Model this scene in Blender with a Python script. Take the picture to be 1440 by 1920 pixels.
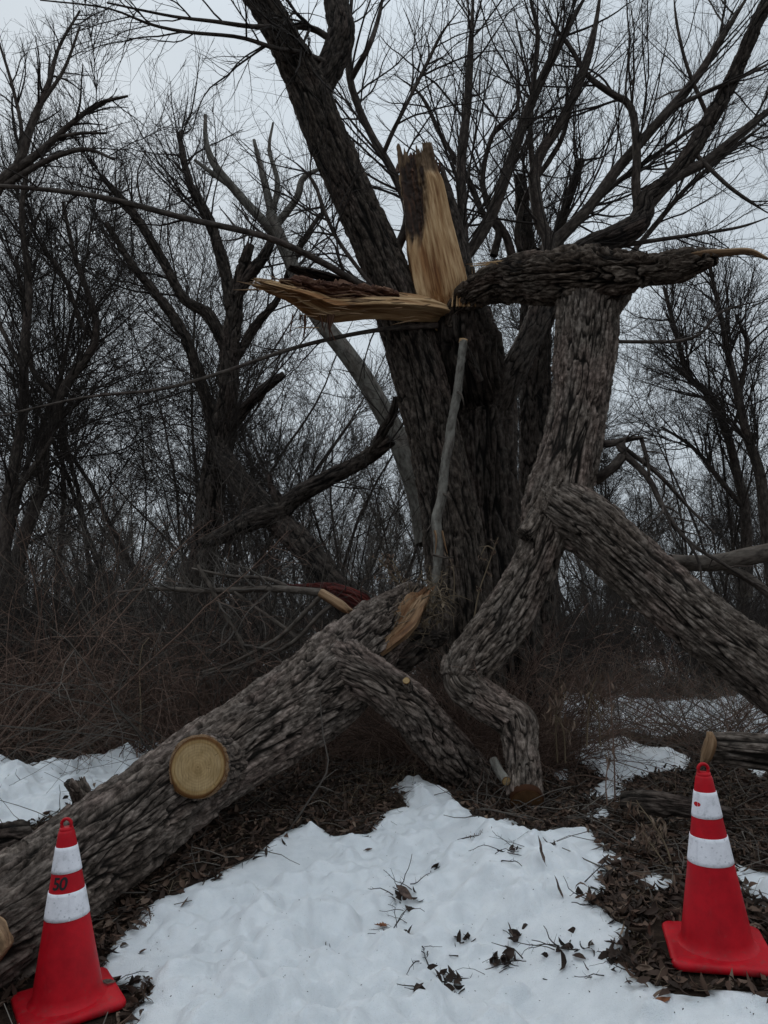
import bpy, math, random
import numpy as np
from math import radians as rad
C = bpy.context.scene
for o in list(bpy.data.objects): bpy.data.objects.remove(o)
LINK = C.collection.objects.link
random.seed(7)
RNG = np.random.default_rng(11)

# ------------------------------------------------------------------ camera
CAM_H, PITCH, F = 1.5, rad(8.0), 1386.7
cd = bpy.data.cameras.new('camera'); cam = bpy.data.objects.new('camera', cd); LINK(cam)
cam.location = (0, 0, CAM_H); cam.rotation_euler = (rad(90) + PITCH, 0, 0)
cd.sensor_fit = 'VERTICAL'; cd.sensor_height = 36; cd.sensor_width = 27; cd.lens = 26
cd.clip_start = 0.05; cd.clip_end = 2000
C.camera = cam
# ------------------------------------------------------------------ sky and light (overcast)
w = bpy.data.worlds.new('World'); C.world = w; w.use_nodes = True
nt = w.node_tree; N = nt.nodes; L = nt.links
bg = N['Background']
sky = N.new('ShaderNodeTexSky'); sky.sky_type = 'NISHITA'; sky.sun_disc = False
sky.sun_elevation = rad(34); sky.sun_rotation = rad(-25); sky.air_density = 1.0; sky.dust_density = 3.0
tc = N.new('ShaderNodeTexCoord'); sp = N.new('ShaderNodeSeparateXYZ'); L.new(tc.outputs['Generated'], sp.inputs[0])
ramp = N.new('ShaderNodeMapRange'); ramp.inputs[1].default_value = -0.05; ramp.inputs[2].default_value = 1.0
ramp.inputs[3].default_value = 0.96; ramp.inputs[4].default_value = 1.10
L.new(sp.outputs[2], ramp.inputs[0])
cn = N.new('ShaderNodeTexNoise'); cn.inputs['Scale'].default_value = 2.2; cn.inputs['Detail'].default_value = 4; cn.inputs['Roughness'].default_value = .45
mp = N.new('ShaderNodeMapping'); mp.inputs['Scale'].default_value = (1, 1, 2.2)
L.new(tc.outputs['Generated'], mp.inputs[0]); L.new(mp.outputs[0], cn.inputs[0])
cr = N.new('ShaderNodeMapRange'); cr.inputs[1].default_value = .3; cr.inputs[2].default_value = .7; cr.inputs[3].default_value = .93; cr.inputs[4].default_value = 1.07
L.new(cn.outputs[0], cr.inputs[0])
zen = N.new('ShaderNodeMapRange'); zen.interpolation_type = 'SMOOTHSTEP'; zen.inputs[1].default_value = .6; zen.inputs[2].default_value = 1.0; zen.inputs[3].default_value = 1.0; zen.inputs[4].default_value = 1.9; L.new(sp.outputs[2], zen.inputs[0])
m0 = N.new('ShaderNodeMath'); m0.operation = 'MULTIPLY'; L.new(ramp.outputs[0], m0.inputs[0]); L.new(zen.outputs[0], m0.inputs[1])
m1 = N.new('ShaderNodeMath'); m1.operation = 'MULTIPLY'; L.new(m0.outputs[0], m1.inputs[0]); L.new(cr.outputs[0], m1.inputs[1])
cl = N.new('ShaderNodeVectorMath'); cl.operation = 'SCALE'; cl.inputs[0].default_value = (5.15, 5.75, 6.3)
L.new(m1.outputs[0], cl.inputs['Scale'])
mx = N.new('ShaderNodeMix'); mx.data_type = 'RGBA'; mx.inputs[0].default_value = 0.985
L.new(sky.outputs[0], mx.inputs[6]); L.new(cl.outputs[0], mx.inputs[7]); L.new(mx.outputs[2], bg.inputs[0])
bg.inputs[1].default_value = 0.1
sd = bpy.data.lights.new('sun', 'SUN'); sun = bpy.data.objects.new('sun', sd); LINK(sun)
sd.energy = 2.0; sd.angle = rad(24); sd.color = (1, .97, .93)
sun.rotation_euler = (rad(-56), 0, rad(25))
C.view_settings.view_transform = 'Standard'; C.view_settings.look = 'None'; C.view_settings.gamma = 1; C.view_settings.exposure = 0.14
C.render.resolution_x = 768; C.render.resolution_y = 1024
C.cycles.max_bounces = 5; C.cycles.diffuse_bounces = 2; C.cycles.glossy_bounces = 2

# ------------------------------------------------------------------ maths helpers
def ray(u, v):
    a = (np.asarray(u, float) - 720) / F; b = (960 - np.asarray(v, float)) / F
    return a, math.cos(PITCH) - b * math.sin(PITCH), math.sin(PITCH) + b * math.cos(PITCH)
def at(u, v, Y):                       # photo pixel + distance -> world point
    a, fy, fz = ray(u, v); t = Y / fy
    return np.array([a * t, Y, CAM_H + fz * t])
def dep(v, Y): return Y / ray(0, v)[1]
def hash3(i, j, k, s=0):
    n = (i.astype(np.int64) * 374761393 + j.astype(np.int64) * 668265263 + k.astype(np.int64) * 2147483647 + s * 1274126177) & 0xffffffff
    n = ((n ^ (n >> 13)) * 1274126177) & 0xffffffff
    n = ((n ^ (n >> 16)) * 2246822519) & 0xffffffff
    return ((n ^ (n >> 15)) & 0xffffff) / float(0x1000000)
def vnoise(p, s=0):
    i = np.floor(p).astype(np.int64); f = p - i; f = f * f * (3 - 2 * f); r = 0
    for a in (0, 1):
        wa = f[:, 0] if a else 1 - f[:, 0]
        for b in (0, 1):
            wb = f[:, 1] if b else 1 - f[:, 1]
            for c in (0, 1):
                wc = f[:, 2] if c else 1 - f[:, 2]
                r = r + wa * wb * wc * hash3(i[:, 0] + a, i[:, 1] + b, i[:, 2] + c, s)
    return r * 2 - 1
def fbm(p, o=4, s=0):
    r = 0; a = 1.0; t = 0
    for k in range(o):
        r = r + a * vnoise(p * 2 ** k + 17.3 * k, s + k); t += a; a *= .5
    return r / t
def worley(p, s=0):
    i = np.floor(p).astype(np.int64); f1 = np.full(len(p), 9.); f2 = f1.copy(); cid = np.zeros(len(p)); dz = cid
    for a in (-1, 0, 1):
        for b in (-1, 0, 1):
            for c in (-1, 0, 1):
                x, y, z = i[:, 0] + a, i[:, 1] + b, i[:, 2] + c
                ox, oy, oz = p[:, 0] - x - hash3(x, y, z, s), p[:, 1] - y - hash3(x, y, z, s + 5), p[:, 2] - z - hash3(x, y, z, s + 9)
                d = np.sqrt(ox * ox + oy * oy + oz * oz); n = d < f1; dz = np.where(n, oz + .5 * (ox + oy) * (hash3(x, y, z, s + 17) - .5), dz); f2 = np.where(n, f1, np.minimum(f2, d)); cid = np.where(n, hash3(x, y, z, s + 13), cid); f1 = np.where(n, d, f1)
    return f1, f2, cid, dz
def sstep(a, b, x):
    t = np.clip((x - a) / (b - a), 0, 1); return t * t * (3 - 2 * t)
def H(x, y):                           # height of the ground
    x = np.asarray(x, float); y = np.asarray(y, float)
    h = .25 * sstep(0, 1, (y - 3.1) / 2.4 + .85 * sstep(.2, 1.15, x))
    p = np.stack([np.ravel(x), np.ravel(y), np.ravel(x) * 0], 1)
    n = .05 * vnoise(p * .9, 3) + .02 * vnoise(p * 3.1, 4)
    far = .35 * vnoise(p * .09, 6) * sstep(8, 25, p[:, 1])
    return h + (n * sstep(3.0, 4.5, p[:, 1]) + far).reshape(h.shape)
def ground(u, v):
    u = np.asarray(u, float); v = np.asarray(v, float); a, fy, fz = ray(u, v); z = np.zeros_like(u)
    for _ in range(12):
        t = (z - CAM_H) / np.minimum(fz, -.01); z = .5 * z + .5 * H(a * t, fy * t)
    return np.stack([a * t, fy * t, z], -1)
def spline(pts, n=None, step=None):    # Catmull-Rom through rows of (x,y,z,r)
    p = np.asarray(pts, float); q = np.vstack([2 * p[0] - p[1], p, 2 * p[-1] - p[-2]]); out = []
    for i in range(len(p) - 1):
        a, b, c, d = q[i:i + 4]; t = np.linspace(0, 1, 24, endpoint=False)[:, None]
        out.append(.5 * ((2 * b) + (c - a) * t + (2 * a - 5 * b + 4 * c - d) * t ** 2 + (3 * b - a - 3 * c + d) * t ** 3))
    out = np.vstack(out + [p[-1:]]); s = np.r_[0, np.cumsum(np.linalg.norm(np.diff(out[:, :3], axis=0), axis=1))]
    if n is None: n = max(3, int(s[-1] / step) + 1)
    k = np.linspace(0, s[-1], n)
    return np.stack([np.interp(k, s, out[:, j]) for j in range(out.shape[1])], 1)
def pixline(l):                        # (u, v, Y, half width in photo pixels) -> (x,y,z,r)
    return [list(at(u, v, Y)) + [hw * dep(v, Y) / F] for u, v, Y, hw in l]

# ------------------------------------------------------------------ mesh helpers
def mesh(name, V, Fc, attrs=None, smooth=True):
    """V (n,3); Fc: array (m,4)/(m,3) or list of such arrays"""
    me = bpy.data.meshes.new(name); V = np.asarray(V, np.float32)
    if not isinstance(Fc, list): Fc = [Fc]
    Fc = [np.asarray(f, np.int32) for f in Fc if len(f)]
    lv = np.concatenate([f.ravel() for f in Fc]); ln = np.concatenate([np.full(len(f), f.shape[1], np.int32) for f in Fc])
    me.vertices.add(len(V)); me.vertices.foreach_set('co', V.ravel())
    me.loops.add(len(lv)); me.loops.foreach_set('vertex_index', lv)
    me.polygons.add(len(ln)); me.polygons.foreach_set('loop_start', np.r_[0, np.cumsum(ln)[:-1]].astype(np.int32))
    me.update(calc_edges=True)
    me.polygons.foreach_set('use_smooth', np.full(len(ln), smooth))
    for k, a in (attrs or {}).items():
        a = np.asarray(a, np.float32)
        if a.ndim == 2: t = me.attributes.new(k, 'FLOAT_VECTOR', 'POINT'); t.data.foreach_set('vector', a.ravel())
        else: t = me.attributes.new(k, 'FLOAT', 'POINT'); t.data.foreach_set('value', a)
    return me
def obj(name, me, mat, parent=None):
    o = bpy.data.objects.new(name, me); LINK(o)
    if mat: me.materials.append(mat)
    if parent: o.parent = parent; o.location = tuple(-parent.matrix_basis.translation)
    return o
def tag(o, label=None, cat=None, group=None, kind=None):
    if label: o['label'] = label
    if cat: o['category'] = cat
    if group: o['group'] = group
    if kind: o['kind'] = kind
    return o
def thing(name, loc, label, cat, group=None):
    o = bpy.data.objects.new(name, None); o.empty_display_size = .1; LINK(o); o.location = tuple(map(float, loc))
    return tag(o, label, cat, group)
class Batch:
    """collects tubes, cards and loose faces; build() makes ONE mesh"""
    def __init__(s): s.V = []; s.Q = []; s.T = []; s.bk = []; s.n = 0; s.col = []
    def add(s, V, Q=None, T=None, bk=None, col=.5):
        if Q is not None and len(Q): s.Q.append(np.asarray(Q) + s.n)
        if T is not None and len(T): s.T.append(np.asarray(T) + s.n)
        s.V.append(V); s.bk.append(V if bk is None else bk); s.col.append(np.broadcast_to(col, (len(V),))); s.n += len(V)
    def tubes(s, P, R, k, col=.5):     # P (M,N,3) R (M,N)
        M, n, _ = P.shape
        if M == 0: return
        T = np.gradient(P, axis=1); T /= np.linalg.norm(T, axis=2, keepdims=True) + 1e-9
        m = T.mean(1); ref = np.where(np.abs(m[:, 2:3]) < .7, np.array([[0, 0, 1.]]), np.array([[1., 0, 0]]))[:, None, :]
        A = np.cross(T, np.broadcast_to(ref, T.shape)); A /= np.linalg.norm(A, axis=2, keepdims=True) + 1e-9; B = np.cross(T, A)
        th = np.arange(k) / k * 2 * math.pi; c, sn = np.cos(th), np.sin(th)
        V = P[:, :, None] + R[:, :, None, None] * (A[:, :, None] * c[:, None] + B[:, :, None] * sn[:, None])
        ln = np.cumsum(np.r_['1', np.zeros((M, 1)), np.linalg.norm(np.diff(P, axis=1), axis=2)], 1)
        bk = np.empty(V.shape); bk[..., 0] = R[:, :, None] * c; bk[..., 1] = R[:, :, None] * sn; bk[..., 2] = ln[:, :, None] + np.arange(M)[:, None, None] * 1.37
        i = (np.arange(M) * n * k)[:, None, None]; j = (np.arange(n - 1) * k)[None, :, None]; a = np.arange(k)[None, None]; b = (a + 1) % k
        Q = np.stack([i + j + a, i + j + b, i + j + k + b, i + j + k + a], -1).reshape(-1, 4)
        cc = col if np.ndim(col) == 0 else np.repeat(col, n * k)
        s.add(V.reshape(-1, 3), Q, None, bk.reshape(-1, 3), cc)
        # pointed ends are left open: the last radius is tiny
    def build(s, name, mat, parent=None):
        me = mesh(name, np.vstack(s.V), [np.vstack(x) for x in (s.Q, s.T) if x], {'bk': np.vstack(s.bk), 'col': np.concatenate(s.col)})
        return obj(name, me, mat, parent)
def bark(bk, w=.05, l=.16, amp=.016, seed=0, sharp=.32):
    q = np.stack([bk[:, 0] / w, bk[:, 1] / w, bk[:, 2] / l], 1)
    wr = np.stack([fbm(q * .7, 3, seed + 1), fbm(q * .7 + 31, 3, seed + 2), fbm(q * .7 + 77, 2, seed + 3)], 1)
    q1 = q + wr * [.75, .75, .5]
    n1 = np.abs(vnoise(q1 * [.8, .8, .62], seed + 7)); n2 = np.abs(vnoise(q1 * [1.0, 1.0, .55] + 11.7, seed + 8))
    e = sstep(.015, .13, n1) * sstep(.01, .12, n2)
    f1, f2, cid, dz = worley(q1 * [.9, .9, .8], seed); x = sstep(.01, .10, f2 - f1)
    e = e * (.62 + .38 * x)
    fine = np.abs(vnoise(q1 * [2.6, 2.6, 1.3] + 5, seed + 21)); fe = sstep(0, .16, fine)
    g = fbm(q * [3.0, 3.0, 3.4] + wr * 2, 4, seed + 50)
    h = e * (.50 + .45 * cid + .45 * np.clip(dz, -.8, .8)) * (.62 + .38 * fe) + .12 * e * (n1 + n2) + .34 * g
    return amp * (h - .5), e, cid
def facet(th, n, ph): a = 2 * math.pi / n; return math.cos(a / 2) ** .5 / np.cos(((th - ph) % a) - a / 2)
def solid_tube(name, pts, mat, parent, step=.02, k=96, w=.05, l=.16, amp=.016, seed=0, lump=.05, cap=True, flat=None, barkon=True, jag=0, facets=None, lobes=0.):
    """bark relief tube: pts rows (x,y,z,r)"""
    p = spline(pts, step=step); n = len(p); P = p[:, :3]; R = p[:, 3]
    T = np.gradient(P, axis=0); T /= np.linalg.norm(T, axis=1, keepdims=True)
    A = np.empty_like(T); a = np.cross(T[0], [0, 0, 1.] if abs(T[0][2]) < .8 else [1., 0, 0])
    for i in range(n): a = a - T[i] * a.dot(T[i]); a /= np.linalg.norm(a); A[i] = a
    B = np.cross(T, A); th = np.arange(k) / k * 2 * math.pi; c, s_ = np.cos(th), np.sin(th)
    ln = np.r_[0, np.cumsum(np.linalg.norm(np.diff(P, axis=0), axis=1))]
    if jag:
        jp = np.stack([c * 2.2 + seed, s_ * 2.2, c * 0], 1); J = jag * (vnoise(jp * 3, seed) * .7 + vnoise(jp * 9, seed + 3) * .5)
    bk = np.stack([R[:, None] * c + seed * 3, R[:, None] * s_, ln[:, None] + 0 * c], -1).reshape(-1, 3)
    if barkon: d, e, cid = bark(bk, w, l, amp, seed)
    else:
        q = bk * [1 / w, 1 / w, 1 / l]; d = amp * fbm(q, 4, seed); e = np.ones(len(bk)); cid = .5 + .5 * vnoise(q * .5, seed)
    lumpn = fbm(bk * [3.0, 3.0, 1.6], 3, seed + 70) * lump
    if lobes: lumpn = lumpn + lobes * vnoise(np.stack([np.tile(c, n) * 1.9 + seed, np.tile(s_, n) * 1.9, np.repeat(ln, k) * .35], 1), seed + 71)
    if facets: R = R[:, None] * facet(th + .12 * np.sin(th * 5), *facets)[None]
    else: R = np.repeat(R[:, None], k, 1)
    rr = (R * (1 + lumpn.reshape(n, k)) + d.reshape(n, k))
    if flat is not None:
        fa, fb = flat; ca = c * fa; sb = s_ * fb
    else: ca, sb = c, s_
    V = P[:, None] + rr[:, :, None] * (A[:, None] * ca[:, None] + B[:, None] * sb[:, None])
    if jag:
        wgt = sstep(.86, 1, ln / ln[-1]); V = V + T[:, None] * (wgt[:, None] * J)[:, :, None]
    V = V.reshape(-1, 3)
    j = (np.arange(n - 1) * k)[:, None]; a_ = np.arange(k)[None]; b_ = (a_ + 1) % k
    Q = np.stack([j + a_, j + b_, j + k + b_, j + k + a_], -1).reshape(-1, 4); Tr = []
    if cap:
        V = np.vstack([V, P[0] - T[0] * .0, P[-1] + T[-1] * .0]); m = n * k; ar = np.arange(k); br = (ar + 1) % k
        Tr = np.vstack([np.stack([br, ar, ar * 0 + m], 1), np.stack([ar + (n - 1) * k, br + (n - 1) * k, ar * 0 + m + 1], 1)])
        bk = np.vstack([bk, bk[:2]]); e = np.r_[e, 0, 0]; cid = np.r_[cid, .3, .3]
    me = mesh(name, V, [Q, Tr] if cap else [Q], {'bk': bk, 'crk': e, 'col': cid})
    return obj(name, me, mat, parent)
def disc(name, c, nrm, r, mat, parent, thick=.006, seed=0, k=64, ell=1.0):
    c = np.asarray(c, float); nrm = np.asarray(nrm, float); nrm /= np.linalg.norm(nrm)
    A = np.cross(nrm, [0, 0, 1.]); A /= np.linalg.norm(A); B = np.cross(nrm, A); th = np.arange(k) / k * 2 * math.pi
    wob = 1 + .05 * vnoise(np.stack([np.cos(th) * 1.5 + seed, np.sin(th) * 1.5, th * 0], 1), seed) + .015 * vnoise(np.stack([np.cos(th) * 7 + seed, np.sin(th) * 7, th * 0], 1), seed)
    V = []; bk = []
    rings = [0, .2, .4, .6, .8, .93, 1.0, 1.0]; hs = [thick] * 6 + [thick * .8, -.03]
    for q, h in zip(rings, hs):
        x = r * q * wob * np.cos(th); y = r * q * wob * np.sin(th) * ell
        hh = h + .0015 * np.sin(x * 90 + seed) * (q < 1)
        V.append(c + A * x[:, None] + B * y[:, None] + nrm * (hh[:, None] if np.ndim(hh) else hh)); bk.append(np.stack([x / r, y / r, 0 * x + seed], 1))
    V = np.vstack(V); a = np.arange(k); b = (a + 1) % k
    Q = np.vstack([np.stack([i * k + a, i * k + b, (i + 1) * k + b, (i + 1) * k + a], 1)[:, ::-1] for i in range(len(rings) - 1)])
    return obj(name, mesh(name, V, Q, {'bk': np.vstack(bk)}), mat, parent)

# ------------------------------------------------------------------ materials
def mat(name, rough=.9, spec=.2):
    m = bpy.data.materials.new(name); m.use_nodes = True; nt = m.node_tree; b = nt.nodes['Principled BSDF']
    b.inputs['Roughness'].default_value = rough; b.inputs['Specular IOR Level'].default_value = spec
    return m, nt, b
def nn(nt, t, **kw):
    n = nt.nodes.new('ShaderNode' + t)
    for k, v in kw.items():
        if k in n.inputs.keys(): n.inputs[k].default_value = v
        else: setattr(n, k, v)
    return n
def attr(nt, name): n = nt.nodes.new('ShaderNodeAttribute'); n.attribute_name = name; return n
def scaled(nt, src, s):
    v = nt.nodes.new('ShaderNodeVectorMath'); v.operation = 'MULTIPLY'; nt.links.new(src, v.inputs[0]); v.inputs[1].default_value = s; return v.outputs[0]
def cramp(nt, src, stops):
    r = nt.nodes.new('ShaderNodeValToRGB'); el = r.color_ramp.elements
    while len(el) < len(stops): el.new(.5)
    for e, (p, c) in zip(el, stops): e.position = p; e.color = tuple(c) + (1,)
    nt.links.new(src, r.inputs[0]); return r.outputs[0]
def mix(nt, f, a, b, mode='MIX'):
    m = nt.nodes.new('ShaderNodeMix'); m.data_type = 'RGBA'; m.blend_type = mode
    for s, i in ((f, 0), (a, 6), (b, 7)):
        if hasattr(s, 'is_linked'): nt.links.new(s, m.inputs[i])
        else: m.inputs[i].default_value = s if i == 0 else tuple(s) + (1,)
    return m.outputs[2]
def bump(nt, b, h, strength=.5, dist=.01):
    n = nt.nodes.new('ShaderNodeBump'); n.inputs['Strength'].default_value = strength; n.inputs['Distance'].default_value = dist
    nt.links.new(h, n.inputs['Height']); nt.links.new(n.outputs[0], b.inputs['Normal'])
def bark_mat(name, dark, mid, light, relief=True, scale=1.0, bstr=.6, bdist=.006):
    m, nt, b = mat(name, .92, .15); bk = attr(nt, 'bk').outputs['Vector']
    n1 = nn(nt, 'TexNoise', Scale=1.0, Detail=8.0, Roughness=.65); nt.links.new(scaled(nt, bk, (34 * scale, 34 * scale, 14 * scale)), n1.inputs['Vector'])
    n2 = nn(nt, 'TexNoise', Scale=1.0, Detail=3.0); nt.links.new(scaled(nt, bk, (3.3, 3.3, 1.6)), n2.inputs['Vector'])
    c = cramp(nt, n1.outputs['Fac'], [(.36, dark), (.5, mid), (.66, light)])
    tint = cramp(nt, n2.outputs['Fac'], [(.35, (.80, .76, .74)), (.5, (1, 1, 1)), (.66, (1.10, 1.0, 1.0))])
    c = mix(nt, 1.0, c, tint, 'MULTIPLY')
    if relief:
        e = attr(nt, 'crk').outputs['Fac']; cc = attr(nt, 'col').outputs['Fac']
        c = mix(nt, 1.0, c, cramp(nt, cc, [(0, (.84, .84, .84)), (1, (1.14, 1.12, 1.1))]), 'MULTIPLY')
        c = mix(nt, cramp(nt, e, [(.0, (0, 0, 0)), (.75, (1, 1, 1))]), [x * .35 for x in dark], c)
    n3 = nn(nt, 'TexNoise', Scale=1.0, Detail=6.0, Roughness=.7); nt.links.new(scaled(nt, bk, (70 * scale, 70 * scale, 16 * scale)), n3.inputs['Vector'])
    nt.links.new(c, b.inputs['Base Color']); bump(nt, b, n3.outputs['Fac'], bstr, bdist); return m
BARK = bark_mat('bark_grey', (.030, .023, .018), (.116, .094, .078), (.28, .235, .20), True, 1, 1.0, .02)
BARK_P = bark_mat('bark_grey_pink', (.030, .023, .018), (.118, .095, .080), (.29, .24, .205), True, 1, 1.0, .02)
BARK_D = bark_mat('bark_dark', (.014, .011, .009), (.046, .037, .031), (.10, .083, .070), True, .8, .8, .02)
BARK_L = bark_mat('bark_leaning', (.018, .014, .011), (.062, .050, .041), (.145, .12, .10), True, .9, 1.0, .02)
BARK_M = bark_mat('bark_torn', (.024, .018, .014), (.085, .066, .052), (.20, .165, .135), True, 1, 1.0, .02)
BARK_S = bark_mat('bark_small', (.026, .021, .018), (.058, .047, .040), (.11, .092, .078), False, .8, .7, .01)
BARK_PALE = bark_mat('bark_pale', (.07, .062, .053), (.135, .125, .108), (.20, .19, .165), False, .6, .4, .004)
BARK_MID = bark_mat('bark_mid', (.035, .028, .023), (.085, .07, .058), (.13, .11, .092), False, .7, .8, .01)
BARK_RED = bark_mat('bark_reddish', (.03, .016, .012), (.085, .045, .034), (.16, .10, .08), False, .8, .7, .01)
def twig_mat(name, a, b_):
    m, nt, b = mat(name, .85, .2); oi = nt.nodes.new('ShaderNodeObjectInfo'); cc = attr(nt, 'col').outputs['Fac']
    c = mix(nt, cc, a, b_); nt.links.new(c, b.inputs['Base Color']); return m
TWIG = twig_mat('twig_dark', (.026, .021, .018), (.055, .044, .038))
TWIG_G = twig_mat('twig_grey', (.05, .042, .036), (.13, .112, .095))
TWIG_R = twig_mat('twig_red_brown', (.06, .034, .026), (.19, .125, .095))
STRAW = twig_mat('dry_straw', (.09, .065, .04), (.20, .15, .10))
def wood_mat(name, a, b_, c_, rot=False):
    m, nt, b = mat(name, .75, .25); bk = attr(nt, 'bk').outputs['Vector']
    n1 = nn(nt, 'TexNoise', Scale=1.0, Detail=6.0, Roughness=.6); nt.links.new(scaled(nt, bk, (38, 38, 2.2)), n1.inputs['Vector'])
    n2 = nn(nt, 'TexNoise', Scale=1.0, Detail=3.0); nt.links.new(scaled(nt, bk, (7, 7, .9)), n2.inputs['Vector'])
    c = cramp(nt, n1.outputs['Fac'], [(.32, a), (.5, b_), (.68, c_)])
    c = mix(nt, 1.0, c, cramp(nt, n2.outputs['Fac'], [(.36, (.55, .38, .26)), (.47, (.95, .88, .8)), (.62, (1.15, 1.12, 1.1))]), 'MULTIPLY')
    if rot:
        r = attr(nt, 'rot').outputs['Fac']; rc = cramp(nt, n1.outputs['Fac'], [(.35, (.010, .006, .004)), (.55, (.035, .018, .011)), (.75, (.12, .055, .03))])
        c = mix(nt, r, c, rc)
    nt.links.new(c, b.inputs['Base Color']); bump(nt, b, n1.outputs['Fac'], .8, .012); return m
WOOD = wood_mat('fresh_wood', (.20, .10, .042), (.42, .275, .145), (.60, .44, .265), True)
WOOD_D = wood_mat('weathered_wood', (.10, .06, .035), (.22, .14, .08), (.34, .235, .145))
WOOD_RED = wood_mat('red_inner_wood', (.018, .005, .004), (.07, .011, .009), (.15, .03, .022))
WOOD_ROT = wood_mat('rotten_wood', (.03, .013, .009), (.09, .04, .026), (.22, .13, .085))
def cut_mat(name, col, dark):
    m, nt, b = mat(name, .8, .2); bk = attr(nt, 'bk').outputs['Vector']
    le = nt.nodes.new('ShaderNodeVectorMath'); le.operation = 'LENGTH'; flat = scaled(nt, bk, (1, 1, 0)); nt.links.new(flat, le.inputs[0])
    nz = nn(nt, 'TexNoise', Scale=2.2, Detail=3.0); nt.links.new(bk, nz.inputs['Vector'])
    ma = nt.nodes.new('ShaderNodeMath'); ma.operation = 'MULTIPLY_ADD'; nt.links.new(nz.outputs['Fac'], ma.inputs[0]); ma.inputs[1].default_value = .16; nt.links.new(le.outputs['Value'], ma.inputs[2])
    rg = nt.nodes.new('ShaderNodeMath'); rg.operation = 'MULTIPLY'; nt.links.new(ma.outputs[0], rg.inputs[0]); rg.inputs[1].default_value = 62
    sn = nt.nodes.new('ShaderNodeMath'); sn.operation = 'SINE'; nt.links.new(rg.outputs[0], sn.inputs[0])
    rc = nt.nodes.new('ShaderNodeMapRange'); nt.links.new(sn.outputs[0], rc.inputs[0]); rc.inputs[1].default_value = -1; rc.inputs[3].default_value = .35; rc.inputs[4].default_value = .62
    c = mix(nt, rc.outputs[0], dark, col)
    # saw marks: fine straight scratches, and blotches
    sw = nn(nt, 'TexNoise', Scale=1.0, Detail=5.0, Roughness=.7); nt.links.new(scaled(nt, bk, (30, 2.0, 1)), sw.inputs['Vector'])
    c = mix(nt, .8, c, cramp(nt, sw.outputs['Fac'], [(.3, (.55, .5, .45)), (.55, (1.05, 1, .95)), (.8, (1.25, 1.2, 1.1))]), 'MULTIPLY')
    bl = nn(nt, 'TexNoise', Scale=2.6, Detail=4.0); nt.links.new(bk, bl.inputs['Vector'])
    c = mix(nt, 1.0, c, cramp(nt, bl.outputs['Fac'], [(.3, (.80, .76, .68)), (.62, (1.06, 1.05, 1.03))]), 'MULTIPLY')
    # radial checks
    an = nt.nodes.new('ShaderNodeSeparateXYZ'); nt.links.new(bk, an.inputs[0]); at2 = nt.nodes.new('ShaderNodeMath'); at2.operation = 'ARCTAN2'
    nt.links.new(an.outputs[1], at2.inputs[0]); nt.links.new(an.outputs[0], at2.inputs[1])
    cb = nt.nodes.new('ShaderNodeCombineXYZ'); a9 = nt.nodes.new('ShaderNodeMath'); a9.operation = 'MULTIPLY'; a9.inputs[1].default_value = 6.5; nt.links.new(at2.outputs[0], a9.inputs[0]); nt.links.new(a9.outputs[0], cb.inputs[0])
    l9 = nt.nodes.new('ShaderNodeMath'); l9.operation = 'MULTIPLY'; l9.inputs[1].default_value = 1.6; nt.links.new(le.outputs['Value'], l9.inputs[0]); nt.links.new(l9.outputs[0], cb.inputs[1])
    ck = nn(nt, 'TexNoise', Scale=1.0, Detail=2.0); nt.links.new(cb.outputs[0], ck.inputs['Vector'])
    c = mix(nt, 1.0, c, cramp(nt, ck.outputs['Fac'], [(.27, (.35, .3, .25)), (.33, (1, 1, 1))]), 'MULTIPLY')
    rim = cramp(nt, le.outputs['Value'], [(0, (.45, .36, .28)), (.05, (1, .97, .92)), (.80, (1, 1, 1)), (.84, (.80, .72, .6)), (.9, (1, .95, .85)), (.97, (.35, .22, .12))])
    c = mix(nt, 1.0, c, rim, 'MULTIPLY'); nt.links.new(c, b.inputs['Base Color']); bump(nt, b, sw.outputs['Fac'], .5, .004); return m
CUT = cut_mat('sawn_wood', (.40, .30, .165), (.24, .17, .085)); CUT_D = cut_mat('sawn_wood_dark', (.17, .095, .045), (.085, .045, .022))  # the second is a darker, browner version of the sawn wood

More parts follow.
